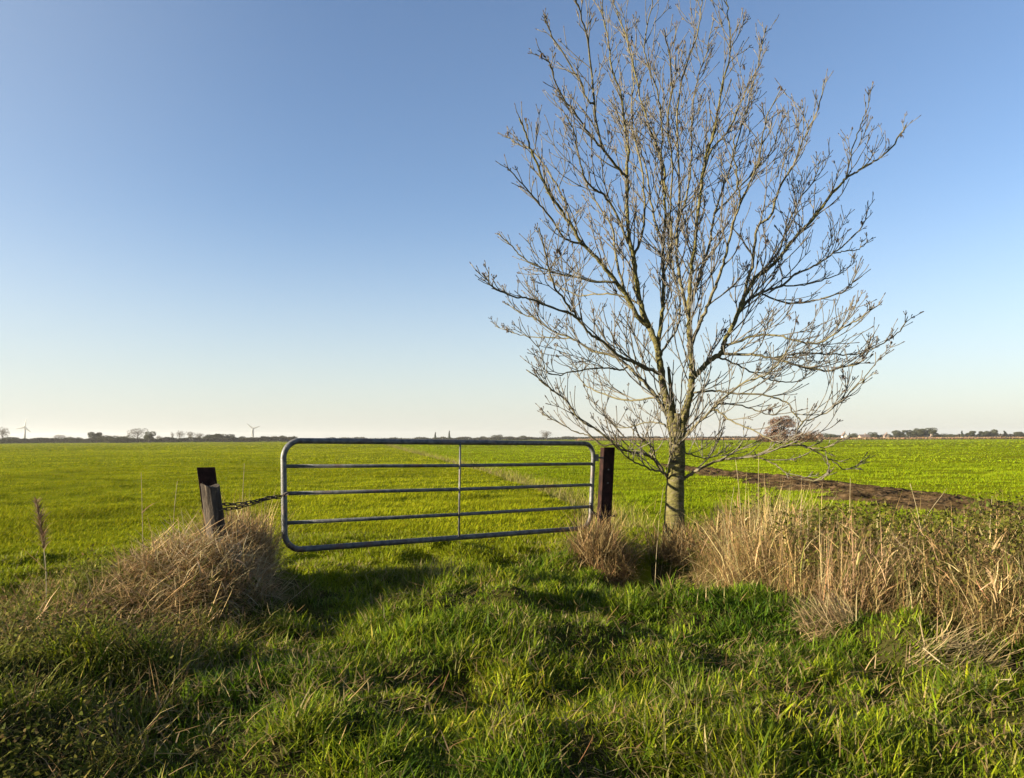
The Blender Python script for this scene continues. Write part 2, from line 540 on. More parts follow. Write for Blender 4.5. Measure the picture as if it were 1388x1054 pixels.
def field_grass():
    parts = []
    for (r0, r1, n, seg, l0, l1, w0, w1) in ((10.5, 22, 260000, 2, .05, .12, .008, .017), (22, 48, 330000, 1, .05, .11, .016, .035),
                                            (48, 120, 260000, 1, .05, .10, .04, .10), (120, 420, 150000, 1, .06, .13, .25, .7)):
        th = R(1) * rng.uniform(-43, 43, n); r = np.sqrt(rng.uniform(r0 ** 2, r1 ** 2, n))
        x = np.sin(th) * r; y = np.cos(th) * r
        t = fbm(x * .8, y * 1.1, 5, 3)
        rt, lt = veg_masks(x, y)
        df, _ = dist_path(x, y, FIELD_DITCH)
        keep = (~rt) & ((~mud_mask(x + rng.normal(0, .38, n), y + rng.normal(0, .9, n))) | (rng.uniform(0, 1, n) < .08)) & (df > .22 + .002 * y) & (np.hypot((x - MOUND_L[0]) / .75, (y - MOUND_L[1]) / .9) > 1)
        keep &= rng.uniform(0, 1, n) < .7 + .5 * sstep(.3, .65, t)
        x, y, t = x[keep], y[keep], t[keep]; n = len(x)
        b = np.stack([x, y, ground_h(x, y) - .01], -1)
        L = rng.uniform(l0, l1, n) * (.72 + .5 * sstep(.3, .7, t))
        c = pick(n, [(.205, .24, .007), (.235, .262, .009), (.155, .20, .007), (.245, .245, .02)], [4, 3, 3, .6], .12)
        # the field right of the boundary ditch is a fresher green than the one on the left
        xb = np.interp(y, [p[1] for p in FIELD_DITCH], [p[0] for p in FIELD_DITCH])
        right = (x > xb)[:, None]
        c = np.where(right, c * np.array([[.88, 1.0, .9]]), c * np.array([[1.06, 1.0, 1.0]]))
        c = c * (1 + .75 * (fbm(x * .06, y * .03, 80, 2) - .5) + .7 * (fbm(x * .25, y * .16, 81, 2) - .5))[:, None]
        for (fa, fb, fw) in ((38, .22, .5), (58, .30, .7), (92, .42, 1.2), (140, .2, 1.6), (29, -.35, .4)):
            yl = fa + fb * (x + 20) + 3 * np.sin(x * .07 + fa)
            c = np.where(((np.abs(y - yl) < fw) & ~right[:, 0])[:, None], c * .62, c)
            L = np.where((np.abs(y - yl) < fw) & ~right[:, 0], L * .6, L)
        wind = .6 + rng.normal(0, 1.1, n)
        parts.append(blades(b, L, rng.uniform(w0, w1, n), wind, np.abs(rng.normal(.6, .35, n)), np.abs(rng.normal(.8, .4, n)), c, seg))
    o = join_blades('pasture_grass', parts, M_PASTURE)
    tag(o, 'bright green pasture grass stretching from the gate to the horizon', 'grass', kind='stuff')


field_grass()


# ------------------------------------------------------------------ dry vegetation
def straw_mass(n, cx, cy, rx, ry, l0, l1, lean_mu, lean_sd, bend_mu, cols=STRAWS, wts=None, az=None, w=(.004, .009), zup=0, outward=False):
    a = rng.uniform(0, 6.283, n); q = np.sqrt(rng.uniform(0, 1, n))
    x = cx + np.cos(a) * q * rx; y = cy + np.sin(a) * q * ry
    z = ground_h(x, y) + zup * rng.uniform(0, 1, n)
    if outward: azv = a + rng.normal(0, .7, n)
    elif az is None: azv = rng.uniform(0, 6.283, n)
    else: azv = rng.normal(az, .7, n)
    return blades(np.stack([x, y, z], -1), rng.uniform(l0, l1, n), rng.uniform(w[0], w[1], n), azv,
                  np.abs(rng.normal(lean_mu, lean_sd, n)), rng.normal(bend_mu, .45, n), pick(n, cols, wts or [1] * len(cols)), 3)


BROWN = [(.24, .155, .065), (.30, .205, .09), (.185, .115, .05), (.37, .27, .125), (.15, .10, .045)]
LEAFG = [(.10, .11, .02), (.13, .135, .022), (.07, .078, .018), (.18, .165, .04), (.15, .11, .045)]


def leafy(n, x0fn, l=(.025, .05), h=(.1, .5)):
    """small leaves floating on thin stems: diamond leaves over a region"""
    x, y, zt = x0fn(n)
    n = len(x)
    base = np.stack([x, y, zt], -1)
    return blades(base, rng.uniform(l[0], l[1], n), rng.uniform(l[0] * .5, l[1] * .62, n), rng.uniform(0, 6.28, n),
                  np.abs(rng.normal(.9, .4, n)), np.abs(rng.normal(.5, .4, n)), pick(n, LEAFG, [3, 3, 2, 1, 1]), 2)


# reed mass on the mound round the left post
def lying(n, cx, cy, rx, ry, l0, l1, cols, zmax, lm=1.25, ls=.3, w=(.004, .009)):
    a = rng.uniform(0, 6.283, n); q = np.sqrt(rng.uniform(0, 1, n))
    x = cx + np.cos(a) * q * rx; y = cy + np.sin(a) * q * ry
    z = ground_h(x, y) + rng.uniform(0, 1, n) * zmax * (1 - .7 * q * q)
    az = rng.uniform(0, 6.283, n)
    return blades(np.stack([x, y, z], -1), rng.uniform(l0, l1, n), rng.uniform(w[0], w[1], n), az,
                  rng.normal(lm, ls, n), rng.normal(.35, .5, n), pick(n, cols, [1] * len(cols)), 3)


GOLD = [(.47, .34, .165), (.40, .27, .13), (.54, .41, .22), (.32, .215, .105), (.44, .30, .165)]
o = join_blades('dry_reed_mound', [
    straw_mass(1300, -2.66, 6.7, .55, .5, .18, .42, .8, .4, 1.1, BROWN + GOLD, zup=.16),
    lying(5200, -2.6, 6.45, .60, .66, .12, .36, GOLD + STRAWS, .30),
    lying(1800, -2.9, 6.75, .36, .45, .12, .36, GOLD, .42),
    lying(700, -2.55, 6.4, .55, .55, .16, .42, [(.42, .34, .20), (.48, .40, .26)], .38, w=(.005, .009)),
    lying(420, -2.6, 6.5, .6, .6, .14, .32, GOLD + [(.46, .38, .22)], .42, w=(.010, .017)),
    straw_mass(1900, -2.62, 7.5, .28, .30, .42, .92, .35, .26, .8, STRAWS + GOLD, az=2.4),
    lying(2400, -2.56, 7.25, .34, .42, .18, .42, STRAWS + GOLD, .55, 1.1, .4),
    lying(2800, -2.65, 5.9, .6, .65, .12, .32, GOLD + [(.12, .13, .03), (.15, .15, .035)], .32),
    lying(1500, -2.75, 5.2, .6, .6, .10, .28, GOLD + BROWN, .14),
    lying(90, -2.4, 6.4, .5, .5, .25, .45, [(.5, .43, .29)], .4, 1.25, .3, (.005, .008)),
], M_STRAW)
tag(o, 'heap of brown dry reeds swelling round the leaning left gatepost', 'reeds')

# reed tufts of the right bank, each a thing
PALE = [(.43, .335, .155), (.34, .25, .11), (.48, .39, .21)]
TUFTS = [
    ('tall pale reed clump standing highest right of the tree', (2.5, 7.6), [(900, .50, .45, .45, 1.05, .4, .35, .8, PALE + STRAWS, None), (1700, .6, .55, .2, .55, 1.0, .5, .8, PALE + STRAWS, None), (160, .25, .2, .9, 1.3, .15, .12, .3, PALE, 0)]),
    ('pinkish brown reed clump slanting up to the right at the middle of the right bank', (2.75, 6.3), [(800, .34, .34, .3, .85, .7, .4, .2, [(.30, .205, .115), (.24, .16, .085), (.37, .27, .155)], .35), (900, .42, .42, .25, .6, 1.0, .45, .6, BROWN, None)]),
    ('brown reed clump between the right gatepost and the tree trunk', (1.08, 9.5), [(1300, .28, .40, .30, .62, .7, .45, .9, BROWN + STRAWS, None), (500, .4, .4, .3, .7, .5, .4, .7, STRAWS, None)]),
    ('low straw clump at the foot of the right gatepost', (1.12, 9.2), [(700, .25, .4, .2, .45, .9, .4, .9, STRAWS + BROWN, None)]),
    ('bleached straw clump around the base of the tree', (2.3, 9.9), [(1300, .6, .4, .3, .62, .6, .4, .8, STRAWS + BROWN, None)]),
    ('brown tangle of bent stems between the tall pale clump and the pinkish one', (3.0, 7.2), [(1800, .6, .5, .4, .9, .6, .45, .8, BROWN, None), (400, .5, .4, .5, .9, .4, .3, .4, STRAWS, None)]),
    ('short bent pale tuft lying at the near foot of the right bank', (2.35, 5.75), [(420, .2, .16, .15, .32, 1.0, .4, .7, [(.40, .31, .17), (.35, .26, .14)], 2.4)]),
    ('dry brown clump at the right edge of the picture', (4.0, 5.9), [(1200, .45, .45, .4, .9, .5, .4, .6, BROWN + STRAWS, None)]),
    ('flattened hay wisp fallen on the grass before the right bank', (2.78, 5.0), [(380, .3, .14, .12, .34, 1.35, .2, .15, [(.40, .32, .17), (.34, .26, .13)], .2)]),
]
for lab, (cx, cy), layers in TUFTS:
    o = join_blades('reed_clump', [straw_mass(n, cx, cy, rx, ry, l0, l1, lm, ls, bm, cols, az=az, zup=.06) for (n, rx, ry, l0, l1, lm, ls, bm, cols, az) in layers], M_STRAW)
    tag(o, lab, 'reeds', 'dry reed clumps on the ditch banks')


def right_bank():
    parts = []
    n = 170000
    x = rng.uniform(1.6, 9, n); y = rng.uniform(2.0, 9.6, n)
    dr, p = dist_path(x, y, DITCH_R)
    hw = .66 + .78 * sstep(2.0, 3.0, x)
    keep = (dr < hw + .4 * (vnoise(x * 2, y * 2, 90) - .5)) & (x > 2.05) & (fbm(x * 2.3, y * 2.3, 93, 2) + rng.uniform(-.12, .12, n) > .40)
    x, y, dr, hw = x[keep], y[keep], dr[keep], hw[keep]; n = len(x)
    z = ground_h(x, y)
    patch = fbm(x * 1.1, y * 1.1, 91, 2)
    col = np.where((rng.uniform(0, 1, n) < .62 + 1.8 * (patch - .5))[:, None], pick(n, BROWN + STRAWS, [1.6] * 5 + [1] * 5), pick(n, [(.11, .115, .03), (.14, .14, .04), (.17, .15, .06)], [2, 2, 1]))
    tall = (1.05 - .5 * np.clip(dr / hw, 0, 1) ** 2)
    parts.append(blades(np.stack([x, y, z + rng.uniform(0, .5, n) * tall], -1), rng.uniform(.15, .6, n) * (.6 + .8 * patch) * tall, rng.uniform(.003, .0075, n), rng.uniform(0, 6.28, n),
                        np.abs(rng.normal(.85, .55, n)), rng.normal(.7, .8, n), col, 3))
    nn = 16000
    ii = rng.integers(0, n, nn)
    parts.append(blades(np.stack([x[ii], y[ii], z[ii] + rng.uniform(.1, .72, nn) * tall[ii]], -1), rng.uniform(.12, .42, nn), rng.uniform(.003, .007, nn), rng.uniform(0, 6.28, nn),
                        rng.normal(1.3, .35, nn), rng.normal(.3, .6, nn), pick(nn, GOLD + PALE + STRAWS, [1] * 5 + [1.4] * 3 + [1] * 5), 3))
    nn = 5000
    ii = rng.integers(0, n, nn)
    parts.append(blades(np.stack([x[ii], y[ii], z[ii] + rng.uniform(.1, .75, nn) * tall[ii]], -1), rng.uniform(.12, .34, nn), rng.uniform(.009, .016, nn), rng.uniform(0, 6.28, nn),
                        np.abs(rng.normal(1.1, .5, nn)), rng.normal(.6, .7, nn), pick(nn, GOLD + PALE + [(.17, .17, .04), (.13, .15, .03)], [1] * 5 + [1.3] * 3 + [2, 2]), 3))
    o = join_blades('bank_growth', parts, M_STRAW)
    tag(o, 'tangle of dead stems and weeds covering the right ditch bank', 'undergrowth', kind='stuff')

    def reg(n):
        x = rng.uniform(2.0, 9, n); y = rng.uniform(2.0, 9, n)
        dr, p = dist_path(x, y, DITCH_R)
        hw = .62 + .65 * sstep(2.0, 3.2, x)
        pt = fbm(x * 1.4, y * 1.4, 95, 2)
        k = (dr < hw) & (pt + rng.uniform(-.15, .15, n) + .05 * sstep(3.0, 4.0, x) > .475)
        x, y, pt = x[k], y[k], pt[k]
        top = 1.02 - .45 * (dr[k] / hw[k]) ** 2
        return x, y, np.maximum(ground_h(x, y), -.25) + rng.uniform(.05, 1, len(x)) ** .6 * top * (.6 + .6 * pt)
    o = join_blades('bank_weeds', [leafy(150000, reg)], M_LEAF)
    tag(o, 'small green nettle and bramble leaves on the right ditch bank', 'weeds', kind='stuff')


right_bank()


def left_bank():
    n = 42000
    x = rng.uniform(-6, -.8, n); y = rng.uniform(1.2, 7.2, n)
    dl, p = dist_path(x, y, DITCH_L)
    k = dl < 1.05 + .5 * (vnoise(x * 1.6, y * 1.6, 97) - .5)
    x, y = x[k], y[k]; n = len(x)
    patch = fbm(x * 1.2, y * 1.2, 98, 2)
    col = np.where((rng.uniform(0, 1, n) < .30 + 1.6 * (patch - .5))[:, None], pick(n, BROWN + STRAWS, [1] * 10), pick(n, [(.10, .125, .018), (.14, .15, .025), (.17, .165, .045)], [2, 2, 1]))
    pr = [blades(np.stack([x, y, ground_h(x, y)], -1), rng.uniform(.12, .34, n) * (.6 + .8 * patch), rng.uniform(.003, .008, n), rng.uniform(0, 6.28, n),
                 np.abs(rng.normal(.7, .4, n)), np.abs(rng.normal(.9, .5, n)), col, 3)]
    tag(join_blades('verge_growth', pr, M_STRAW), 'tangled dead grass and stems along the left ditch', 'undergrowth', kind='stuff')

    def reg(n):
        x = rng.uniform(-6, -.9, n); y = rng.uniform(1.4, 6.6, n)
        dl, p = dist_path(x, y, DITCH_L)
        pt = fbm(x * 1.5, y * 1.5, 99, 2)
        k = (dl < 1.0) & (pt + rng.uniform(-.15, .15, n) > .46)
        x, y = x[k], y[k]
        return x, y, ground_h(x, y) + rng.uniform(.02, .26, len(x))
    tag(join_blades('verge_weeds', [leafy(70000, reg, (.018, .036))], M_LEAF), 'dark low leafy weeds along the left ditch', 'weeds', kind='stuff')


left_bank()


def boundary_reeds():
    n = 13000
    t = rng.uniform(0, 1, n) ** 1.3
    path = smooth_path([(a, b, 0) for a, b in FIELD_DITCH], 30)
    arr = np.array([(p.x, p.y) for p in path])
    yy = 12.5 * (200 / 12.5) ** t
    xx = np.interp(yy, arr[:, 1], arr[:, 0]) + rng.normal(0, .24, n) * (1 + yy * .006)
    sc_ = .6 + yy * .035
    col = pick(n, [(.24, .20, .07), (.22, .21, .05), (.30, .25, .11), (.17, .19, .02)], [2, 2, .8, 2])
    p = [blades(np.stack([xx, yy, ground_h(xx, yy)], -1), rng.uniform(.12, .42, n), rng.uniform(.005, .012, n) * (sc_ + .3), rng.uniform(0, 6.28, n),
                np.abs(rng.normal(.4, .3, n)), np.abs(rng.normal(.7, .4, n)), col, 2)]
    tag(join_blades('boundary_reeds', p, M_STRAW), 'line of pale dry reeds along the ditch crossing the field behind the gate', 'reeds', kind='stuff')


boundary_reeds()


def sprig(name, label, cat, base, height, nst, spread, cols, lw=(.004, .008), group=None):
    """weed or grass tuft: one thing"""
    x = base[0] + rng.normal(0, spread, nst); y = base[1] + rng.normal(0, spread, nst)
    p = [blades(np.stack([x, y, ground_h(x, y)], -1), rng.uniform(.5, 1, nst) * height, rng.uniform(lw[0], lw[1], nst), rng.uniform(0, 6.28, nst),
                np.abs(rng.normal(.25, .2, nst)), np.abs(rng.normal(.6, .3, nst)), pick(nst, cols, [1] * len(cols)), 3)]
    return tag(join_blades(name, p, M_STRAW), label, cat, group)


b = P(600, 765, 7.9)
sprig('weed_tuft', 'spindly straw coloured weed tuft under the lowest gate bar', 'weed', (b.x, b.y), .42, 160, .13, [(.20, .18, .06), (.30, .25, .12), (.13, .15, .03)])


# single reed stalks -------------------------------------------------
def reed(label, px, top, bot, y, plume=True, lean=0.0, leaf=4, name='reed_stalk', group=None, rad=.004, col=None):
    pt = P(px, top, y); pb = P(px, bot, y)
    base = Vector((pb.x, y, gh(pb.x, y)))
    H = max(.15, pt.z - base.z)
    root = empty(name, base)
    tag(root, label, 'reed', group)
    tip = Vector((lean * H, 0, H))
    path = smooth_path([Vector((0, 0, -.03)), Vector((lean * H * .2, .01, H * .4)), Vector((lean * H * .55, 0, H * .75)), tip], 4)
    mb = MB(); mb.tube(path, [rad * (1 - .5 * i / len(path)) for i in range(len(path))], 5)
    mb.build('stem', M_STALK, root, True)
    if plume:
        n = 240
        tt = rng.uniform(.0, 1, n)
        zs = H - .34 * tt
        bs = np.stack([np.interp(zs, [p.z for p in path], [p.x for p in path]) + rng.normal(0, .004, n), rng.normal(0, .004, n), zs], -1)
        c = pick(n, [(.20, .14, .085), (.28, .21, .13), (.15, .105, .07)], [1, 1, 1])
        o = join_blades('plume', [blades(bs, rng.uniform(.06, .13, n) * (.5 + .6 * np.sin(tt * 3.0)), rng.uniform(.004, .008, n), rng.uniform(0, 6.28, n), np.abs(rng.normal(.55, .25, n)), np.abs(rng.normal(.5, .3, n)), c, 2)], M_STRAW, root)
    for k in range(leaf):
        z = H * random.uniform(.15, .7)
        bl = np.array([[float(np.interp(z, [p.z for p in path], [p.x for p in path])), 0, z]])
        c = pick(1, [(.32, .20, .09), (.40, .31, .17), (.22, .21, .07)], [1, 1, 1])
        join_blades('leaf', [blades(bl, random.uniform(.16, .32), random.uniform(.010, .018), np.array([random.choice([0, math.pi]) + random.gauss(0, .5)]), np.array([random.uniform(.5, 1.0)]), np.array([random.uniform(.2, 1.1)]), c, 3)], M_STRAW, root)
    return root


M_STALK = noise_mat('dry_stalk', (.22, .175, .10), (.36, .30, .185), 12, .7)
reed('tall reed with a brown plume standing alone at the far left', 64, 680, 812, 5.6, True, -.13, 6)
reed('thin reed with a small seed head just left of the gate, behind the brown heap', 326, 628, 745, 7.6, False, .02, 3)
STALKS = [(193, 640, 760, 6.9, -.03, 'thin bare stalk rising left of the leaning gatepost'),
          (231, 652, 760, 6.8, .05, 'shorter bare stalk close beside the leaning gatepost'),
          (1010, 622, 790, 7.9, -.05, 'thin upright stalk topping the tall pale reed clump'),
          (1029, 612, 790, 8.0, .02, 'bare stalk rising just right of the tall pale reed clump'),
          (1152, 648, 800, 6.9, .03, 'upright stalk against the mud strip above the pinkish clump'),
          (1215, 662, 790, 6.9, .42, 'pale stalk slanting up to the right over the right bank'),
          (1262, 655, 790, 6.6, -.12, 'stalk leaning left before the far end of the mud strip'),
          (1340, 672, 800, 6.4, .06, 'upright stalk near the right picture edge'),
          (1087, 668, 815, 7.0, .02, 'pale stalk beside the left side of the pinkish clump'),
          (1098, 690, 820, 6.8, .0, 'short pale stalk low in front of the pinkish clump'),
          (885, 660, 780, 8.8, .08, 'pale stem crossing the dark hollow beside the tree trunk'),
          (985, 660, 790, 7.9, .1, 'stem on the left flank of the tall pale reed clump')]
for (px, t, bo, y, ln, lab) in STALKS:
    reed(lab, px, t, bo, y, False, ln, 1 if ln < .3 else 0, 'dry_stalk', 'bare stalks over the ditch banks', .0035)
# long fallen stem on the grass at the right
mb = MB()
pts = [P(1252, 900, 5.0), P(1290, 918, 4.85), P(1330, 930, 4.75), P(1372, 940, 4.6)]
mb.tube(smooth_path([Vector((p.x, p.y, gh(p.x, p.y) + .10)) for p in pts], 4), .0045, 5)
tag(mb.build('fallen_stem', M_STALK, None, True), 'long pale fallen stem lying across the grass before the right bank', 'stem')

# ------------------------------------------------------------------ gate
GL, GR = 7.5, 10.06
TL, BL_, TR, BR_ = P(384, 597, GL), P(386, 746, GL), P(805, 601, GR), P(800, 715, GR)
root = empty('field_gate', ((TL.x + TR.x) / 2, (TL.y + TR.y) / 2, gh((TL.x + TR.x) / 2, (TL.y + TR.y) / 2)))
tag(root, 'galvanised tubular steel field gate with rounded corners', 'gate')
g0 = root.location.copy()


def gp(s, t):
    """point on the gate: s 0..1 left to right, t 0 top .. 1 bottom"""
    a = TL.lerp(TR, s); b = BL_.lerp(BR_, s)
    return a.lerp(b, t) - g0


Wg = (TR - TL).length; Hg = (TL - BL_).length
rc = .17
cs, ct = rc / Wg, rc / Hg
loop = []
for (cx, cy, a0) in ((cs, ct, 180), (1 - cs, ct, 270), (1 - cs, 1 - ct, 0), (cs, 1 - ct, 90)):
    for k in range(9):
        a = R(a0 + 90 * k / 8)
        loop.append(gp(cx + cs * math.cos(a), cy + ct * math.sin(a)))
mb = MB(); mb.tube(loop, .029, 12, closed=True); mb.build('frame', M_STEEL, root, True)
for (yl, yr) in ((632, 628.5), (669, 657), (709, 686.5)):
    tl = (yl - 597) / (746 - 597); tr = (yr - 601) / (715 - 601)
    mb = MB(); mb.tube([gp(.004, tl), gp(.5, (tl + tr) / 2 + .008), gp(.996, tr)], .0195, 10); mb.build('bar', M_STEEL, root, True)
sb = 0
for i in range(400):
    q = TL.lerp(TR, i / 400)
    if abs((q.x / q.y) * F_PX + W_PX / 2 - 621) < 1.5: sb = i / 400
nrm = (TR - TL).normalized().cross(Vector((0, 0, 1))).normalized()
mb = MB(); mb.tube([gp(sb, .0) + nrm * .026, gp(sb, 1.0) + nrm * .026], .011, 8); mb.build('brace', M_STEEL, root, True)
# hinge lugs on the right end
for t in (.17, ):
    c = gp(1.0, t) + (TR - TL).normalized() * .05
    mb = MB(); mb.box(c, .03, .02, .045, ((TR - TL).normalized(), nrm, Vector((0, 0, 1)))); mb.tube([c, c + (TR - TL).normalized() * .13], .012, 8)
    mb.build('hinge', M_STEEL, root)

# ------------------------------------------------------------------ posts
def channel_post(name, label, base, top, half, depth, yaw, holes=False):
    """rolled steel channel: web and two flanges, with ragged top"""
    root = empty(name, base)
    tag(root, label, 'post')
    ax = (top - base)
    n = 14
    mb = MB()
    zx = Vector((math.cos(yaw), math.sin(yaw), 0)); zy = Vector((-math.sin(yaw), math.cos(yaw), 0)); up = ax.normalized()
    c = ax * .5
    mb.box(c, half, .006, ax.length / 2, (zx, zy, up))
    for s in (-1, 1):
        mb.box(c + zx * s * (half - .006) + zy * (depth / 2 + .006), .006, depth / 2, ax.length / 2 - .004, (zx, zy, up))
    mb.build('profile', M_IRON, root, bevel=.003)
    if holes:
        for t in holes:
            m2 = MB(); q = ax * t - zy * .0065
            m2.tube([q, q - zy * .006], .011, 10); m2.build('bolt', M_STEEL, root)
    return root


pb = P(818, 745, 10.15); pt_ = P(826, 606, 10.2)
pb.z = gh(pb.x, pb.y) - .15
channel_post('steel_post', 'dark rusty steel gatepost on the right holding the gate hinge', pb, pt_, .080, .10, R(19), (.80, .68))
lb = P(300, 752, 7.12); lt = P(279, 633, 7.1); lb.z -= .25
channel_post('steel_post', 'dark rusty steel gatepost on the left leaning over behind a wooden stake', lb, lt, .078, .08, R(20))
# wooden stake in front
wb = P(303, 748, 7.02); wt = P(284, 658, 6.98); wb.z -= .25
ax = wt - wb
rings = []
V = []; Fq = []
ns, nr_ = 16, 14
for i in range(nr_):
    t = i / (nr_ - 1)
    for k in range(ns):
        a = 2 * math.pi * k / ns
        rr = .083 * (1 + .06 * math.sin(3 * a + 1) + .04 * math.sin(7 * a + 4 * t)) * (1.05 - .08 * t)
        if k in (3, 11): rr *= .9
        q = ax * t + Vector((math.cos(a) * rr, math.sin(a) * rr, 0))
        if i == nr_ - 1: q.z += .018 * math.sin(2 * a) + random.uniform(-.008, .008)
        V.append(tuple(q))
for i in range(nr_ - 1):
    for k in range(ns):
        k2 = (k + 1) % ns
        Fq.append((i * ns + k, i * ns + k2, (i + 1) * ns + k2, (i + 1) * ns + k))
V.append(tuple(ax + Vector((0, 0, -.006))))
for k in range(ns): Fq.append(((nr_ - 1) * ns + k, (nr_ - 1) * ns + (k + 1) % ns, len(V) - 1))
o = mesh_np('wooden_stake', V, Fq, M_POST, loc=wb)
tag(o, 'grey weathered round wooden stake leaning in front of the left steel post', 'post')

# ------------------------------------------------------------------ chains
def link_mesh(l=.030, wd=.013, r=.0052):
    pts = []
    for k in range(14):
        a = 2 * math.pi * k / 14
        pts.append(Vector((math.cos(a) * wd + math.copysign(l - wd, math.cos(a)) * (abs(math.cos(a)) > .2), math.sin(a) * wd, 0)))
    mb = MB(); mb.tube(pts, r, 6, closed=True)
    return mb


def chain(label, strands):
    root = empty('chain', strands[0][0]); tag(root, label, 'chain')
    first = None
    for pts in strands:
        path = smooth_path(pts, 24)
        step = .047; acc = 0; i = 0; last = path[0]; k = 0
        for a, b_ in zip(path[:-1], path[1:]):
            acc += (b_ - a).length
            if acc >= step or k == 0:
                acc = 0
                if first is None:
                    first = link_mesh().build('link', M_CHAIN, root, True); o = first
                else:
                    o = first.copy(); COL.objects.link(o); o.parent = root
                o.location = b_ - root.location
                q = (b_ - a).normalized().to_track_quat('X', 'Z')
                o.rotation_mode = 'QUATERNION'
                from mathutils import Quaternion
                o.rotation_quaternion = q @ Quaternion((1, 0, 0), R(90) * (k % 2) + .4)
                k += 1


chain('rusty chain tying the left end of the gate to the leaning post', [
    [P(300, 683, 7.02), P(320, 683, 7.12), P(345, 679, 7.26), P(365, 674, 7.38), P(380, 672, 7.44), P(389, 669, 7.42)],
    [P(302, 690, 7.0), P(322, 688, 7.1), P(346, 681, 7.22), P(366, 675, 7.34), P(381, 674, 7.42)]])
chain('short rusty chain between the lower right gate corner and the right post', [
    [P(800, 684, 10.02), P(804, 693, 10.0), P(812, 699, 10.02), P(820, 700, 10.05), P(831, 699, 10.08)],
    [P(801, 687, 10.0), P(806, 697, 9.98), P(815, 702, 10.0), P(823, 700, 10.02)]])

# ------------------------------------------------------------------ ash tree
TY = 10.35
T_BASE = P(913, 748, TY)
T_BASE.z = gh(T_BASE.x, TY) - .08
tree = empty('ash_tree', T_BASE)
tag(tree, 'leafless young ash tree with a wide upswept crown beside the gate', 'tree')
trnd = random.Random(5)

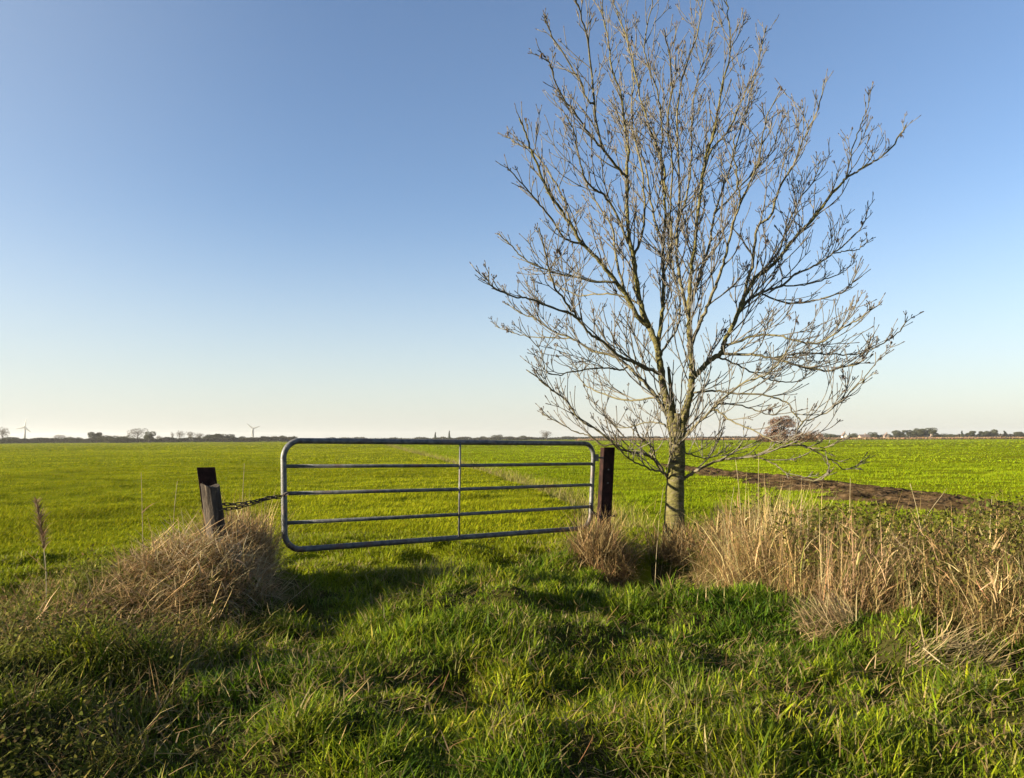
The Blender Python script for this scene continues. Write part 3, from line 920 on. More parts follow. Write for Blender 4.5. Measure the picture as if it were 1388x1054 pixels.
# limbs of the tree: parent, start and end radius (m), end depth (m, + away from the road), traced course
LIMBS = {
 'A': ('T', .078, .004, .25, [(916,618),(913,592),(908,562),(905,550),(902,538),(896,504),(891,471),(880,443),(869,413),(862,375),(858,345),(853,321),(850,287),(850,228),(851,200),(846,165),(842,130),(830,95),(824,55),(817,22),(814,2)]),
 'R': ('T', .074, .004, -.2, [(918,618),(921,594),(927,565),(931,548),(936,530),(938,512),(938,497),(935,470),(934,440),(934,415),(936,380),(939,350),(947,281),(956,216),(969,173),(978,120),(990,65),(986,10),(985,-8)]),
 'C1': ('A', .032, .0045, .6, [(891,475),(896,440),(898,411),(899,380),(899,340),(902,281),(899,225),(884,182),(868,130),(853,65),(832,5),(829,-8)]),
 'C2': ('R', .027, .0045, .3, [(935,440),(926,400),(919,360),(917,329),(921,260),(917,173),(925,108),(943,52),(951,10),(952,-8)]),
 'C3': ('C1', .016, .0045, -.2, [(899,260),(897,216),(895,151),(890,121),(878,87),(874,54),(884,5),(885,-5)]),
 'A2': ('A', .036, .007, -.7, [(880,443),(863,427),(848,399),(828,373),(809,349),(789,330),(774,304),(759,282),(744,263),(733,235),(720,204),(712,180),(704,160)]),
 'A2b': ('A2', .016, .005, -1.0, [(789,330),(765,323),(748,297),(728,272),(708,250),(689,229)]),
 'A2c': ('A2', .016, .005, .2, [(774,304),(764,270),(745,235),(722,205),(703,196),(685,184)]),
 'A3': ('A2', .018, .005, -.2, [(836,382),(800,380),(770,373),(742,367),(711,351),(694,334),(676,317)]),
 'A4': ('A', .026, .006, -1.2, [(895,506),(876,499),(856,489),(839,482),(817,463),(800,452),(778,424),(762,402),(750,386),(739,341),(731,310)]),
 'A4b': ('A4', .016, .005, -1.5, [(786,432),(770,423),(748,417),(716,404),(700,403),(672,392),(654,371)]),
 'A5': ('A', .028, .005, .6, [(905,562),(884,530),(865,510),(848,493),(826,480),(804,476),(787,465),(770,456),(748,448),(726,432),(705,424),(688,411)]),
 'A5b': ('A5', .012, .004, .9, [(774,458),(757,458),(726,457),(700,452),(672,442)]),
 'A6': ('A', .017, .005, 1.3, [(897,532),(886,538),(856,543),(826,536),(804,528),(789,517),(780,497),(768,476)]),
 'A7': ('A5', .014, .004, -.5, [(852,497),(840,501),(828,499),(809,499),(772,504),(757,508),(742,504),(734,480),(727,463)]),
 'A8': ('A', .022, .006, -.9, [(851,240),(838,228),(817,198),(805,138),(798,65),(787,20),(778,-5)]),
 'A9': ('A8', .014, .005, -.6, [(804,140),(796,134),(778,95),(752,56),(745,40),(738,26)]),
 'A10': ('A8', .014, .005, -1.1, [(819,205),(798,180),(778,151),(757,121),(744,84),(737,76)]),
 'A11': ('A', .02, .006, -.5, [(852,330),(838,296),(822,268),(805,255),(792,240),(784,210),(778,180),(766,155)]),
 'A12': ('A', .018, .006, .9, [(893,488),(901,470),(912,455),(920,437),(921,400),(912,360),(908,310),(904,250)]),
 'A13': ('A', .020, .006, .8, [(858,350),(868,325),(874,290),(873,250),(866,210),(856,160),(858,110),(856,70),(845,40)]),
 'A14': ('A2', .020, .006, .5, [(848,399),(835,350),(830,310),(815,285),(800,262),(792,240)]),
 'A15': ('A', .016, .005, 1.2, [(869,413),(840,400),(812,398),(785,400),(765,392),(748,380)]),
 'B1': ('T', .024, .006, -.5, [(907,652),(900,640),(892,628),(877,616),(859,613),(842,609),(828,598),(809,582),(789,571),(770,545),(748,528),(735,517),(715,502)]),
 'B1b': ('B1', .012, .004, -.2, [(832,602),(815,603),(800,590),(783,586),(761,575),(736,561)]),
 'B1c': ('B1', .013, .004, -.7, [(884,621),(886,612),(880,602),(868,594),(862,583)]),
 'B2': ('T', .015, .005, -.9, [(907,650),(897,640),(885,637),(868,629),(850,620),(838,606),(834,590)]),
 'B3': ('T', .024, .006, -.4, [(925,650),(940,640),(953,633),(978,623),(1000,621),(1016,618),(1048,610),(1076,599),(1080,586),(1090,570)]),
 'B3b': ('B3', .012, .004, -.1, [(1060,606),(1084,603),(1112,615),(1130,626),(1145,636),(1160,631),(1173,624)]),
 'B3c': ('B3', .011, .004, -.8, [(1018,618),(1047,627),(1062,638),(1078,648),(1109,650),(1122,642),(1130,634)]),
 'B3d': ('B3', .011, .004, -.6, [(1076,599),(1095,606),(1112,607),(1130,602),(1142,597)]),
 'B3e': ('T', .012, .004, .7, [(925,612),(940,617),(958,621),(975,615),(985,606)]),
 'B4': ('T', .022, .006, -.8, [(909,612),(922,599),(937,582),(952,568),(966,554),(990,532),(1011,517),(1035,510),(1055,492),(1070,470)]),
 'B4b': ('B4', .014, .004, -1.2, [(966,554),(977,560),(994,571),(1018,582),(1040,593),(1057,601),(1075,596)]),
 'B4c': ('B4', .012, .004, -.4, [(972,548),(985,547),(1011,551),(1031,558),(1048,562),(1066,552)]),
 'B5': ('T', .014, .004, .8, [(908,580),(895,574),(878,572),(860,577),(842,580),(826,572)]),
 'R2': ('R', .038, .008, .5, [(938,512),(949,502),(962,489),(977,478),(983,461),(992,443),(1003,419),(1020,380),(1044,362),(1065,338),(1081,319),(1100,299),(1117,276),(1135,254),(1148,241),(1161,232),(1184,219),(1208,200),(1228,169)]),
 'R2u': ('R2', .012, .004, .6, [(1146,243),(1152,219),(1156,198),(1167,169),(1176,145),(1182,119)]),
 'R2a': ('R2', .022, .006, -.6, [(977,478),(988,480),(1010,480),(1031,482),(1061,489),(1091,497),(1124,503),(1139,497),(1165,492),(1180,470)]),
 'R2b': ('R2', .018, .005, -1.1, [(980,468),(994,465),(1027,454),(1061,456),(1083,463),(1107,465),(1126,456),(1148,441),(1169,430),(1184,414)]),
 'R2c': ('R2a', .013, .005, .1, [(1045,486),(1066,480),(1089,478),(1126,480),(1165,479),(1197,465),(1219,448),(1230,430)]),
 'R2d': ('R2', .015, .004, 1.0, [(970,484),(983,487),(1011,500),(1035,512),(1061,517),(1083,516),(1096,506),(1110,490)]),
 'R7': ('R', .016, .004, -.7, [(934,540),(944,532),(970,530),(992,532),(1027,534),(1048,538),(1068,547),(1078,562),(1091,571),(1126,554),(1148,536),(1167,517),(1180,500),(1194,485)]),
 'R3': ('R2', .022, .005, .9, [(992,443),(1005,416),(1031,397),(1061,386),(1078,371),(1104,360),(1130,343),(1148,328),(1167,308),(1174,293),(1176,274)]),
 'R3b': ('R3', .010, .004, .6, [(1130,343),(1145,340),(1165,337),(1176,325)]),
 'R3c': ('R3', .012, .004, 1.2, [(1061,386),(1090,386),(1118,378),(1140,370),(1155,358),(1162,346)]),
 'R5': ('R', .026, .006, -.9, [(936,470),(952,430),(965,400),(975,373),(983,347),(990,320),(994,297),(1003,276),(1001,252),(994,211),(996,182)]),
 'R5b': ('R5', .013, .004, -1.2, [(1003,276),(1015,250),(1027,222),(1033,190),(1040,156),(1059,119)]),
 'R6': ('R2', .024, .005, -.6, [(1003,419),(1012,385),(1020,356),(1027,308),(1044,293),(1055,258),(1070,232),(1081,211),(1091,184),(1109,147),(1118,108)]),
 'R8': ('R', .018, .005, .5, [(953,230),(966,200),(985,180),(999,151),(1012,120),(1025,95),(1032,66),(1038,39)]),
 'R9': ('R', .022, .006, .9, [(935,415),(950,370),(962,330),(968,290),(985,240),(1000,190),(1014,140),(1024,100)]),
 'R10': ('R9', .014, .005, 1.3, [(968,290),(995,262),(1020,235),(1045,205),(1055,175),(1068,150)]),
 'R11': ('R2', .018, .005, 1.2, [(1020,380),(1052,345),(1070,300),(1085,270),(1105,240),(1112,215)]),
 'R12': ('R3', .014, .004, -.2, [(1031,397),(1065,410),(1100,408),(1120,402),(1145,395),(1158,380)]),
 'C4': ('C2', .016, .005, 1.0, [(919,300),(932,260),(938,210),(938,160),(945,110),(958,70),(966,30)]),
 'C5': ('C1', .018, .005, 1.1, [(899,330),(885,290),(880,250),(872,215),(862,190),(845,170),(832,140)]),
 'C6': ('C1', .016, .005, -1.0, [(898,380),(910,330),(908,280),(912,230),(905,170),(910,120),(906,70),(900,40)]),
}

# crown outline (photo rows -> left and right reach) keeps the side shoots inside the tree's real shape
ENV_Y = [-40, 0, 40, 80, 120, 170, 230, 300, 370, 430, 470, 520, 570, 610, 655]
ENV_L = [800, 760, 735, 735, 735, 690, 690, 678, 655, 672, 700, 720, 745, 800, 850]
ENV_R = [1000, 1030, 1040, 1050, 1120, 1215, 1200, 1180, 1185, 1215, 1200, 1185, 1150, 1120, 1010]
PXM = TY / F_PX


def inside(p):
    """p local; crown is elliptical in plan"""
    wp = p + T_BASE
    py = H_PX / 2 - 68 + 0
    v = Vector(wp) - Vector((0, 0, CAM_Z))
    c = CAM_ROT.to_3x3().transposed() @ v
    px = W_PX / 2 + F_PX * c.x / -c.z; py = H_PX / 2 - F_PX * c.y / -c.z
    if py > 668: return False
    l = np.interp(py, ENV_Y, ENV_L); r = np.interp(py, ENV_Y, ENV_R)
    dx = (px - 925) / ((r - 925) if px > 925 else (925 - l))
    hd = .5 * (r - l) * PXM * .85
    return dx * dx * .98 + (p.y / hd) ** 2 * .8 < 1.0


trunk_px = [(913, 760), (913.5, 735), (914, 700), (915, 660), (917, 630), (918, 605), (917.5, 578), (917, 560)]
trunk_r = [.215, .160, .134, .122, .114, .108, .088, .045]
tp = [P(a, b_, TY) - T_BASE for a, b_ in trunk_px]
tpath = smooth_path(tp, 5)
tr_ = list(np.interp(np.linspace(0, 1, len(tpath)), np.linspace(0, 1, len(trunk_r)), trunk_r))
tr_ = [r * (1 + .03 * math.sin(i * 1.9) + trnd.uniform(-.015, .015)) for i, r in enumerate(tr_)]
mb = MB(); mb.tube(tpath, tr_, 16); trunk = mb.build('trunk', M_BARK, tree, True)
PATHS = {'T': (trunk_px, [0.0] * len(trunk_px))}


def dens(px):
    """resample pixel course"""
    return px


def bud_tip(p, d, buds, tw):
    """blunt ash tip: end bud with two stubby side spurs"""
    buds.tube([p - d * .004, p + d * .010, p + d * .026], [.004, .0062, .002], 4)
    if trnd.random() < .2:
        o_ = d.orthogonal().normalized(); o_.rotate(Matrix.Rotation(trnd.uniform(0, 6.28), 3, d))
        q = p - d * trnd.uniform(.02, .05)
        for sg in (1, -1):
            e = q + (d * .8 + o_ * sg * .7) * trnd.uniform(.02, .055)
            tw.tube([q, e], [.0045, .0045], 4)
            buds.tube([e, e + d * .012, e + d * .022], [.004, .0065, .002], 4)


def grow(start, d, length, r0, level, tw, buds):
    """one side shoot: sweeps upwards, forks in pairs near its end, ends in blunt buds"""
    n = max(4, int(length / .05))
    p = start.copy(); d = d.normalized()
    pts = [p.copy()]
    up = trnd.uniform(.02, .12)
    cx, cy = trnd.gauss(0, .03), trnd.gauss(0, .03)
    for i in range(n):
        d = (d + Vector((cx + trnd.gauss(0, .075), cy + trnd.gauss(0, .075), up * (1.3 if i > n * .25 else .2)))).normalized()
        q = p + d * (length / n)
        if not inside(q) and i > 2: break
        p = q; pts.append(p.copy())
    m = len(pts)
    if m < 4: return
    rad = [max(.0044, r0 * (1 - .5 * i / (m - 1))) for i in range(m)]
    tw.tube(pts, rad, 5)
    bud_tip(pts[-1], (pts[-1] - pts[-2]).normalized(), buds, tw)
    if level < 1 or (level < 2 and length > .3):
        i = max(2, int(m * trnd.uniform(.25, .45)))
        while i < m - 1:
            t = (pts[i + 1] - pts[i]).normalized()
            s = t.orthogonal().normalized()
            s.rotate(Matrix.Rotation(trnd.uniform(0, 6.28), 3, t))
            for sg in ((1, -1) if trnd.random() < .4 else (1,)):
                ln = trnd.uniform(.35, .85) * length * (1 - .5 * i / m) if level == 0 else trnd.uniform(.07, .2)
                if ln > .06:
                    grow(pts[i], t * 1.0 + s * sg * .52 + Vector((0, 0, .12)), min(ln, .5), rad[i] * .8, level + 1, tw, buds)
            i += trnd.randint(4, 7) if level == 0 else trnd.randint(4, 9)
    if trnd.random() < .012:
        c = pts[m // 2]      # an old hanging bunch of ash keys
        for _ in range(9):
            e = c + Vector((trnd.gauss(0, .016), trnd.gauss(0, .016), -trnd.uniform(.01, .06)))
            buds.tube([c, e, e + Vector((0, 0, -.025))], [.002, .006, .002], 4)


n_depth = {}
for nm, (par, r0, r1, dend, pxs) in LIMBS.items():
    ppx, pdep = PATHS[par]
    j = min(range(len(ppx)), key=lambda k: (ppx[k][0] - pxs[0][0]) ** 2 + (ppx[k][1] - pxs[0][1]) ** 2)
    d0 = pdep[j]
    m = len(pxs)
    if par == 'T' and nm[0] == 'B': d0 += 0
    dend *= 1.6
    dep = [d0 + (dend - d0) * (k / (m - 1)) ** 1.15 for k in range(m)]
    PATHS[nm] = (pxs, dep)
    pts = [P(a, b_, TY + dd) - T_BASE for (a, b_), dd in zip(pxs, dep)]
    path = smooth_path(pts, 5)
    path = [q + Vector((trnd.gauss(0, .006), trnd.gauss(0, .012), trnd.gauss(0, .006))) if 0 < i < len(path) - 1 else q for i, q in enumerate(path)]
    k = len(path)
    rad = [(r0 + (r1 * 1.25 - r0) * (i / (k - 1)) ** (.62 if nm in 'AR' else .85)) for i in range(k)]
    # slight swelling at the collar
    rad[0] *= 1.15
    mb = MB(); mb.tube(path, rad, 10 if r0 > .03 else 7)
    br = mb.build('branch', M_BARK if r0 > .03 else M_LIMB, tree, True)
    tw, bd = MB(), MB()
    td = (path[-1] - path[-2]).normalized()
    bud_tip(path[-1], td, bd, tw)
    L = sum((b_ - a).length for a, b_ in zip(path[:-1], path[1:]))
    acc = 0; nxt = .30 if r0 > .03 else .16
    for i in range(1, k - 1):
        acc += (path[i] - path[i - 1]).length
        if acc < nxt: continue
        nxt = acc + trnd.uniform(.11, .22) * (1.8 if acc < L * .4 else (1.15 if acc < L * .65 else .85))
        t = (path[i + 1] - path[i - 1]).normalized()
        s = t.orthogonal().normalized()
        s.rotate(Matrix.Rotation(trnd.uniform(0, 6.28), 3, t))
        s.z = abs(s.z) * .6 + .08
        rem = max(.15, 1 - acc / L)
        for sg in ((1, -1) if trnd.random() < .4 else (1,)):
            ln = trnd.uniform(.32, 1.05) * (.38 + .75 * rem) * min(1.3, .5 + L * .28)
            grow(path[i], t * 1.05 + Vector((s.x * sg, s.y * sg, s.z)) * .68, ln, max(.0066, min(rad[i] * .55, .011)), 0, tw, bd)
    if tw.v: tag(tw.build('twig_spray', M_TWIG, br, True), kind='stuff')
    if bd.v: tag(bd.build('bud_cluster', M_BUD, br), kind='stuff')
    LIMB_OBJ = br

# short broken stub in the fork
mb = MB(); mb.tube([P(914, 566, TY + .03) - T_BASE, P(910, 535, TY + .08) - T_BASE, P(906, 497, TY + .12) - T_BASE], [.04, .03, .018], 9)
tag(mb.build('branch_stub', M_BARK, tree, True), 'dark broken stub standing in the fork')

# ------------------------------------------------------------------ far trees
def crown_mesh(seed, kind):
    r = np.random.default_rng(seed)
    blobs = []
    k = {'bare': 9, 'bush': 6, 'dense': 8, 'conifer': 7, 'twiggy': 12}[kind]
    for i in range(k):
        if kind == 'conifer':
            blobs.append((r.normal(0, .04), r.normal(0, .04), .12 + .8 * i / k, .24 * (1 - i / k) + .04))
        elif kind == 'twiggy':
            q = r.uniform(.1, .85)
            blobs.append((r.uniform(-.42, .42) * (1.15 - q), r.normal(0, .2), q, .25 - .12 * q))
        elif kind == 'bush':
            blobs.append((r.uniform(-.34, .34), r.uniform(-.3, .3), r.uniform(.15, .62), r.uniform(.2, .36)))
        else:
            a = r.uniform(0, 6.28); q = r.uniform(0, .32)
            blobs.append((math.cos(a) * q, math.sin(a) * q, r.uniform(.38, .82), r.uniform(.12, .24)))
    n = {'bare': 1300, 'bush': 2800, 'dense': 3400, 'conifer': 1800, 'twiggy': 4200}[kind]
    bi = r.integers(0, k, n)
    B = np.array(blobs)[bi]
    d = r.normal(0, 1, (n, 3)); d /= np.linalg.norm(d, axis=1)[:, None]
    rad = r.uniform(.45, 1.05, n) ** .5
    c = B[:, :3] + d * (B[:, 3] * rad)[:, None]
    c[:, 2] = np.clip(c[:, 2], .02, 1.05)
    s = .055 if kind != 'bare' else .06
    thin = {'bare': .28, 'twiggy': .5}.get(kind, 1.0)
    u = r.normal(0, 1, (n, 3)); v = r.normal(0, 1, (n, 3))
    u /= np.linalg.norm(u, axis=1)[:, None]; v /= np.linalg.norm(v, axis=1)[:, None]
    V = np.stack([c - u * s * .6 , c + u * s * .6 + v * s * thin * .4, c + v * s * thin], 1).reshape(-1, 3)
    T = np.arange(3 * n).reshape(-1, 3)
    base = {'bare': (.10, .085, .065), 'bush': (.055, .058, .03), 'dense': (.05, .055, .028), 'conifer': (.035, .045, .028), 'twiggy': (.13, .075, .045)}[kind]
    C = np.repeat(np.array(base) * np.exp(r.normal(0, .22, (n, 1))), 3, 0)
    me = mesh_np('tmp', V, [T], M_FARCROWN, colors=C)
    m = me.data; bpy.data.objects.remove(me)
    return m


CROWN = {k: [crown_mesh(100 + 7 * i + j, k) for j in range(3)] for i, k in enumerate(('bare', 'bush', 'dense', 'conifer'))}


def far_trunk_mesh(kind):
    mb = MB()
    mb.tube([(0, 0, -.03), (.01, 0, .3), (0, .01, .7)], [.03, .022, .012], 6)
    if kind == 'bare':
        for i in range(9):
            a = i * 2.4; z = .25 + .04 * i
            mb.tube([(0, 0, z), (math.cos(a) * .16, math.sin(a) * .16, z + .14), (math.cos(a) * .26, math.sin(a) * .26, z + .32)], [.012, .008, .003], 4)
    o = mb.build('tmp', M_FARTRUNK); m = o.data; bpy.data.objects.remove(o)
    return m


TRUNK = {k: far_trunk_mesh(k) for k in CROWN}


def far_tree(i, kind, px, ytop, ybase, wpx, dist, label, tint=None):
    pt = P(px, ytop, dist); pb = P(px, ybase, dist)
    g = gh(pt.x, dist)
    h = (pt.z - g) * 1.18; wd = wpx / F_PX * dist * (1.6 if px < 400 else 1.35)
    name = {'bare': 'bare_tree', 'bush': 'bush', 'dense': 'leafy_tree', 'conifer': 'conifer_tree'}[kind]
    root = empty(name, (pt.x, dist, g)); tag(root, label, {'bush': 'bush'}.get(kind, 'tree'), 'trees and bushes along the horizon')
    root.rotation_euler.z = i * 1.7
    root.scale = (wd, wd, h)
    for nm, me in (('crown', CROWN[kind][i % 3]), ('trunk', TRUNK[kind])):
        o = bpy.data.objects.new(nm, me); COL.objects.link(o); o.parent = root
    return root


FAR = [
 ('bare', 4, 581, 600, 13, 420, 'bare rounded tree at the very left end of the horizon'),
 ('bush', 7, 592, 600, 26, 400, 'dark block of bushes at the very left end of the horizon'),
 ('bush', 48, 595, 599, 7, 520, 'tiny bush right of the left wind turbine'),
 ('bush', 66, 595, 599, 7, 520, 'second tiny bush right of the left wind turbine'),
 ('bare', 80, 590, 599, 17, 600, 'faint wide bare tree between the left turbine and the darker bushes'),
 ('bush', 102, 592, 600, 12, 430, 'bush at the left end of the dark bushes after the faint bare tree'),
 ('bush', 115, 595, 600, 9, 420, 'low dark bush in the gap left of a domed tree'),
 ('dense', 131, 587, 600, 15, 430, 'domed tree left of the widest dark bush'),
 ('bush', 147, 590, 600, 24, 410, 'widest dark bush in the left tree line'),
 ('bush', 167, 589, 600, 13, 420, 'compact dark round bush beside the tallest bare tree'),
 ('bare', 187, 582, 600, 20, 450, 'tallest bare tree of the left tree line'),
 ('dense', 202, 587, 600, 12, 440, 'small domed tree just right of the tallest bare tree'),
 ('bare', 214, 591, 599, 9, 600, 'small faint bare tree right of the domed trees'),
 ('bush', 226, 592, 599, 9, 520, 'small bush before two slim bare trees'),
 ('bare', 234, 587, 599, 5, 600, 'slim pale bare tree, the thinner of a pair'),
 ('bare', 243, 585, 599, 10, 560, 'upright bare tree, the darker of a slim pair'),
 ('bare', 258, 586, 599, 11, 600, 'pale bare tree left of the long dark copse'),
 ('bare', 271, 588, 599, 16, 520, 'wide bare tree at the left end of the long dark copse'),
 ('dense', 284, 590, 599, 16, 470, 'leafy tree forming the left end of the long dark copse'),
 ('dense', 297, 589, 599, 17, 470, 'tallest leafy tree of the long dark copse'),
 ('dense', 311, 590, 599, 18, 470, 'leafy tree forming the right end of the long dark copse'),
 ('bush', 322, 593, 599, 10, 480, 'low bush right after the long dark copse'),
 ('bush', 332, 591, 599, 11, 470, 'round bush just left of the second wind turbine'),
 ('bush', 360, 591, 599, 8, 520, 'small bush right of the second wind turbine'),
 ('bare', 372, 591, 599, 9, 620, 'faint low bare tree near the left gate corner'),
 ('bush', 386, 590, 599, 10, 520, 'rounded dark tree right above the left gate corner'),
 ('conifer', 590, 586, 596, 5, 640, 'tiny pointed conifer over the top gate bar, the left of two'),
 ('conifer', 609, 584, 596, 5, 640, 'taller pointed conifer over the top gate bar, the right of two'),
 ('bush', 655, 591, 596, 12, 700, 'low bush at the left start of the hedge above the gate'),
 ('bush', 673, 589, 596, 12, 700, 'higher rounded bush above the gate bar'),
 ('bush', 694, 591, 596, 10, 700, 'small bush right of the higher rounded bush above the gate'),
 ('bush', 706, 590, 596, 12, 700, 'bush left of the wide bare tree above the gate'),
 ('bare', 741, 585, 596, 20, 560, 'wide bare tree above the right end of the gate'),
 ('bare', 1062, 568, 594, 40, 240, 'large reddish brown bare tree behind the right branches'),
 ('bush', 1093, 583, 594, 24, 235, 'brown bush hugging the right side of the reddish tree'),
 ('bush', 1036, 588, 594, 22, 250, 'low brown scrub on the left side of the reddish tree'),
 ('bush', 1124, 586, 593, 16, 600, 'dark trees between the pink and white houses'),
 ('bush', 1157, 587, 593, 13, 600, 'bushy tree just right of the white gabled house'),
 ('dense', 1185, 587, 593, 12, 600, 'domed tree right of the low pink house'),
 ('bush', 1196, 588, 593, 10, 600, 'bush left of the small red roofed house'),
 ('bush', 1207, 588, 593, 9, 600, 'bush right of the small red roofed house'),
 ('dense', 1218, 585, 593, 17, 600, 'leftmost and lightest tree of the big wood on the right'),
 ('dense', 1233, 584, 593, 18, 580, 'second tree of the big wood on the right'),
 ('dense', 1247, 582, 593, 18, 580, 'tall middle tree of the big wood on the right'),
 ('dense', 1261, 582, 593, 17, 580, 'tall right end tree of the big wood on the right'),
 ('bush', 1274, 587, 593, 14, 580, 'low trees sloping down from the big wood'),
 ('bush', 1288, 588, 593, 14, 600, 'low bush in the gap right of the big wood'),
 ('conifer', 1304, 584, 593, 6, 600, 'dark pointed tree right of the big wood'),
 ('dense', 1317, 585, 593, 14, 600, 'first domed tree right of the dark pointed tree'),
 ('dense', 1332, 585, 593, 13, 600, 'second domed tree right of the dark pointed tree'),
 ('dense', 1346, 584, 593, 14, 600, 'third domed tree right of the dark pointed tree'),
 ('conifer', 1362, 584, 593, 8, 600, 'narrow upright tree near the right end of the horizon'),
 ('dense', 1380, 586, 593, 16, 600, 'domed tree at the right end of the horizon'),
]
for i, (k, px, yt, yb, wp, d, lab) in enumerate(FAR):
    rt = far_tree(i, k, px, yt, yb, wp, d, lab)

# the reddish tree and its scrub have their own twig colour
def recolour(me, col):
    m = me.copy(); at = m.color_attributes['tint']
    n = len(at.data); c = np.ones((n, 4), np.float32)
    c[:, :3] = np.repeat(np.array(col) * np.exp(np.random.default_rng(3).normal(0, .25, (n // 3, 1))), 3, 0)
    at.data.foreach_set('color', c.ravel()); return m


RED = {k: recolour(CROWN[k][0 if k != 'bare' else 1], (.19, .095, .06) if k == 'bare' else (.12, .07, .035)) for k in ('bare', 'bush')}
dense_red = crown_mesh(77, 'twiggy')
for o in list(bpy.data.objects):
    if o.type == 'EMPTY' and o.get('label', '').find('reddish') >= 0:
        for c in o.children:
            if c.name.startswith('crown'): c.data = dense_red if 'large' in o['label'] else RED['bush']


def hedge(name, label, px0, px1, yt0, yt1, dist0, dist1, n, col, base):
    t = rng.uniform(0, 1, n)
    px = px0 + (px1 - px0) * t; d = dist0 + (dist1 - dist0) * t
    X = np.array([P(a, 590, b_).x for a, b_ in zip(px, d)])
    Y = d + rng.normal(0, 2.0, n)
    hp = (yt0 + (yt1 - yt0) * vnoise(px * .12, px * 0, 7)) / F_PX * d
    z = rng.uniform(0, 1, n) ** .7 * hp * .8
    p = blades(np.stack([X, Y, ground_h(X, Y) + z], -1), rng.uniform(.4, .9, n) * d / 450, rng.uniform(.4, .9, n) * d / 450, rng.uniform(0, 6.28, n), rng.normal(.4, .4, n), rng.normal(.3, .4, n), pick(n, [col], [1], .25), 1)
    tag(join_blades(name, [p], M_FARCROWN), label, base, kind='stuff')


hedge('far_hedge', 'low dark hedge closing the left field under the horizon trees', -120, 400, 4.5, 8.5, 400, 480, 24000, (.055, .052, .032), 'hedge')
hedge('far_hedge', 'low hedge on the horizon seen over the gate', 400, 860, 2.5, 5.5, 620, 700, 12000, (.06, .056, .04), 'hedge')
hedge('far_hedge', 'dark band of far trees and hedges along the right horizon', 1090, 1600, 3.0, 6.5, 640, 640, 16000, (.06, .055, .04), 'hedge')
hedge('far_hedge', 'low brown far hedge on the horizon behind the tree trunk', 850, 1100, 2.0, 4.5, 640, 640, 9000, (.075, .06, .042), 'hedge')
hedge('far_reeds', 'thin brown strip of reeds at the far edge of the right field', 780, 1600, 1.8, 2.6, 430, 400, 18000, (.26, .175, .10), 'reeds')


# ------------------------------------------------------------------ wind turbines
def turbine(label, px, yhub, dist, rpx, angs, hyaw=0):
    hub = P(px, yhub, dist)
    g = gh(hub.x, dist)
    root = empty('wind_turbine', (hub.x, dist, g)); tag(root, label, 'wind turbine', 'wind turbines on the left horizon')
    h = hub.z - g; r = rpx / F_PX * dist
    mb = MB(); mb.tube([(0, 0, 0), (0, 0, h * .5), (0, 0, h)], [r * .13, r * .11, r * .08], 14); mb.build('tower', M_TURBINE, root, True)
    mb = MB(); mb.box((0, r * .04, h), r * .06, r * .16, r * .06); mb.build('nacelle', M_TURBINE, root, bevel=r * .01)
    mb = MB(); mb.tube([(0, -r * .12, h), (0, -r * .2, h)], [r * .06, r * .02], 10); mb.build('rotor_hub', M_TURBINE, root, True)
    for a in angs:
        d = Vector((math.cos(R(a)), 0, math.sin(R(a)))); nn = Vector((-d.z, 0, d.x))
        c = Vector((0, -r * .15, h))
        V = []; F = []
        prof = [(0, .05), (.12, .10), (.3, .09), (.65, .06), (1.0, .02)]
        for t, wd in prof:
            for s, q in ((-1, 0), (0, .35), (1, 0), (0, -.35)):
                V.append(tuple(c + d * r * t + nn * r * wd * s + Vector((0, q * r * wd, 0))))
        for i in range(len(prof) - 1):
            for k in range(4): F.append((i * 4 + k, i * 4 + (k + 1) % 4, (i + 1) * 4 + (k + 1) % 4, (i + 1) * 4 + k))
        F.append((0, 1, 2, 3)); F.append((16, 17, 18, 19))
        mesh_np('blade', V, F, M_TURBINE, root)


turbine('white wind turbine furthest left with one blade pointing up', 34, 579, 1100, 11.5, (78, 190, -35))
turbine('white wind turbine nearer the gate with two raised blades', 343, 580.5, 1100, 10.5, (140, 18, -98))


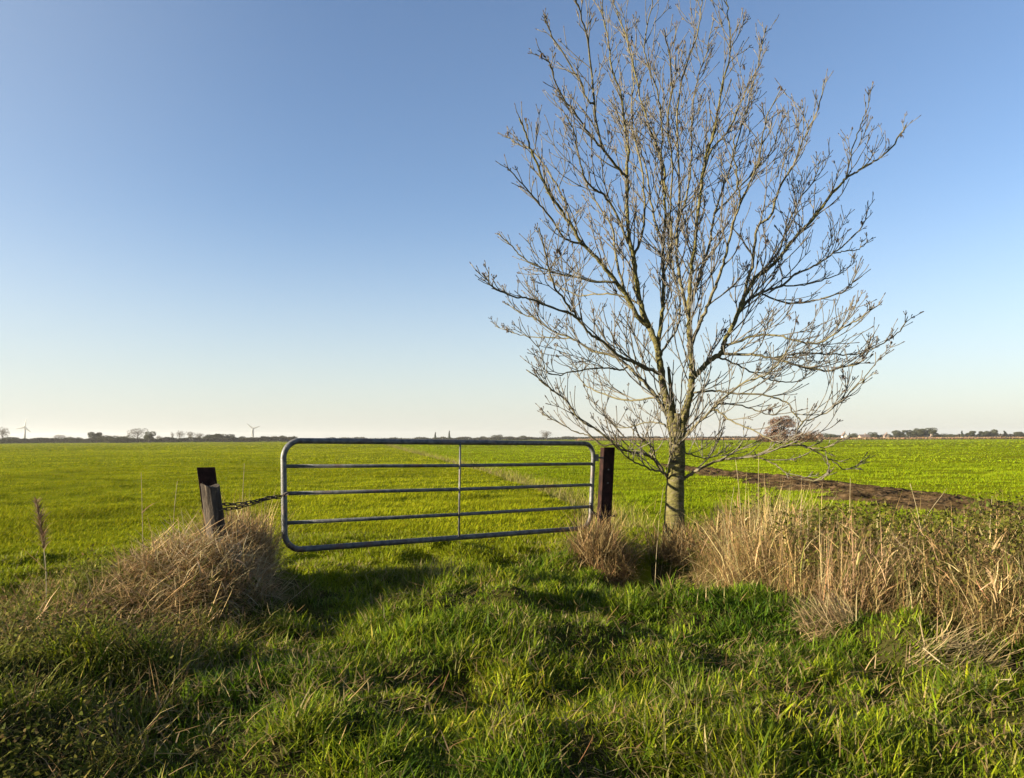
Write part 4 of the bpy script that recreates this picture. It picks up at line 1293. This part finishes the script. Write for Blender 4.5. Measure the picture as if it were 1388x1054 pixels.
# ------------------------------------------------------------------ far houses
def house(label, px, yridge, wpx, dist, wall, gable_front=False, name='farmhouse'):
    top = P(px, yridge, dist); g = gh(top.x, dist)
    h = top.z - g; wd = wpx / F_PX * dist
    root = empty(name, (top.x, dist, g)); tag(root, label, 'house', 'houses on the right horizon')
    he = h * (.52 if gable_front else .5); dp = wd * .8
    hw, hd = wd / 2, dp / 2
    if gable_front:
        V = [(-hw, -hd, 0), (hw, -hd, 0), (hw, -hd, he), (0, -hd, h - .15), (-hw, -hd, he), (-hw, hd, 0), (hw, hd, 0), (hw, hd, he), (0, hd, h - .15), (-hw, hd, he)]
        F = [(0, 1, 2, 3, 4), (9, 8, 7, 6, 5), (1, 6, 7, 2), (5, 0, 4, 9), (2, 7, 8, 3), (4, 3, 8, 9)]
        rp = [((-hw - .3, he - .25), (0, h)), ((0, h), (hw + .3, he - .25))]
        RV = []; RF = []
        for (a, b_) in rp:
            i = len(RV)
            for (x, z) in (a, b_):
                for y in (-hd - .3, hd + .3):
                    RV += [(x, y, z), (x, y, z + .2)]
            RF += [(i, i + 1, i + 3, i + 2), (i + 4, i + 6, i + 7, i + 5), (i + 1, i + 5, i + 7, i + 3), (i, i + 2, i + 6, i + 4), (i, i + 4, i + 5, i + 1), (i + 2, i + 3, i + 7, i + 6)]
    else:
        V = [(-hw, -hd, 0), (hw, -hd, 0), (hw, hd, 0), (-hw, hd, 0), (-hw, -hd, he), (hw, -hd, he), (hw, hd, he), (-hw, hd, he), (-hw, 0, h - .15), (hw, 0, h - .15)]
        F = [(0, 1, 5, 4), (2, 3, 7, 6), (1, 2, 6, 9, 5), (3, 0, 4, 8, 7), (4, 5, 9, 8), (6, 7, 8, 9)]
        RV = [(-hw - .3, -hd - .4, he - .25), (hw + .3, -hd - .4, he - .25), (hw + .3, 0, h), (-hw - .3, 0, h), (-hw - .3, hd + .4, he - .25), (hw + .3, hd + .4, he - .25)]
        RV += [(x, y, z + .2) for x, y, z in RV]
        RF = [(6, 7, 8, 9), (9, 8, 11, 10), (1, 0, 3, 2), (2, 3, 4, 5), (0, 1, 7, 6), (5, 4, 10, 11), (0, 6, 9, 3), (3, 9, 10, 4), (1, 2, 8, 7), (2, 5, 11, 8)]
    mesh_np('wall', V, F, wall, root); 
    rf = mesh_np('roof', RV, RF, M_ROOF, root)
    mb = MB(); mb.box((hw * .3, 0, h + .4), .35, .35, .7); mb.build('chimney', M_WALLB, rf)
    for x in (-.5, .5):
        mb = MB(); mb.box((x * hw, -hd - .02, he * .5), hw * .16, .05, he * .2); mb.build('window', M_WINDOW, root)
    return root


house('low pink brick house left of the far trees right of the reddish tree', 1111, 588, 7, 560, M_WALLB)
house('white gabled house on the right horizon', 1144, 586.5, 6, 560, M_WALLW, True)
house('long low house with red roof right of the white gabled house', 1171, 589, 12, 570, M_WALLB)
house('small red roofed house among bushes left of the big wood', 1201, 587.5, 6, 580, M_WALLB, True)
house('tiny white hut standing before the big wood on the right', 1262, 590.5, 3.2, 430, M_WALLW, True, 'field_hut')


# ------------------------------------------------------------------ air
hz = bpy.data.meshes.new('haze')
X, Z0, Z1 = 3200, -1.6, 30
hz.from_pydata([(x, y, z) for x in (-X, X) for y in (-X, X) for z in (Z0, Z1)], [], [(0, 1, 3, 2), (4, 6, 7, 5), (0, 4, 5, 1), (2, 3, 7, 6), (0, 2, 6, 4), (1, 5, 7, 3)])
ho = bpy.data.objects.new('haze', hz); COL.objects.link(ho)
ho['kind'] = 'stuff'
hm = bpy.data.materials.new('haze'); hm.use_nodes = True
hn = hm.node_tree.nodes; hn.remove(hn['Principled BSDF'])
pv = hn.new('ShaderNodeVolumePrincipled')
pv.inputs['Color'].default_value = (.92, .93, .95, 1)
pv.inputs['Density'].default_value = .00013
pv.inputs['Anisotropy'].default_value = .3
hm.node_tree.links.new(pv.outputs[0], hn['Material Output'].inputs['Volume'])
hz.materials.append(hm)
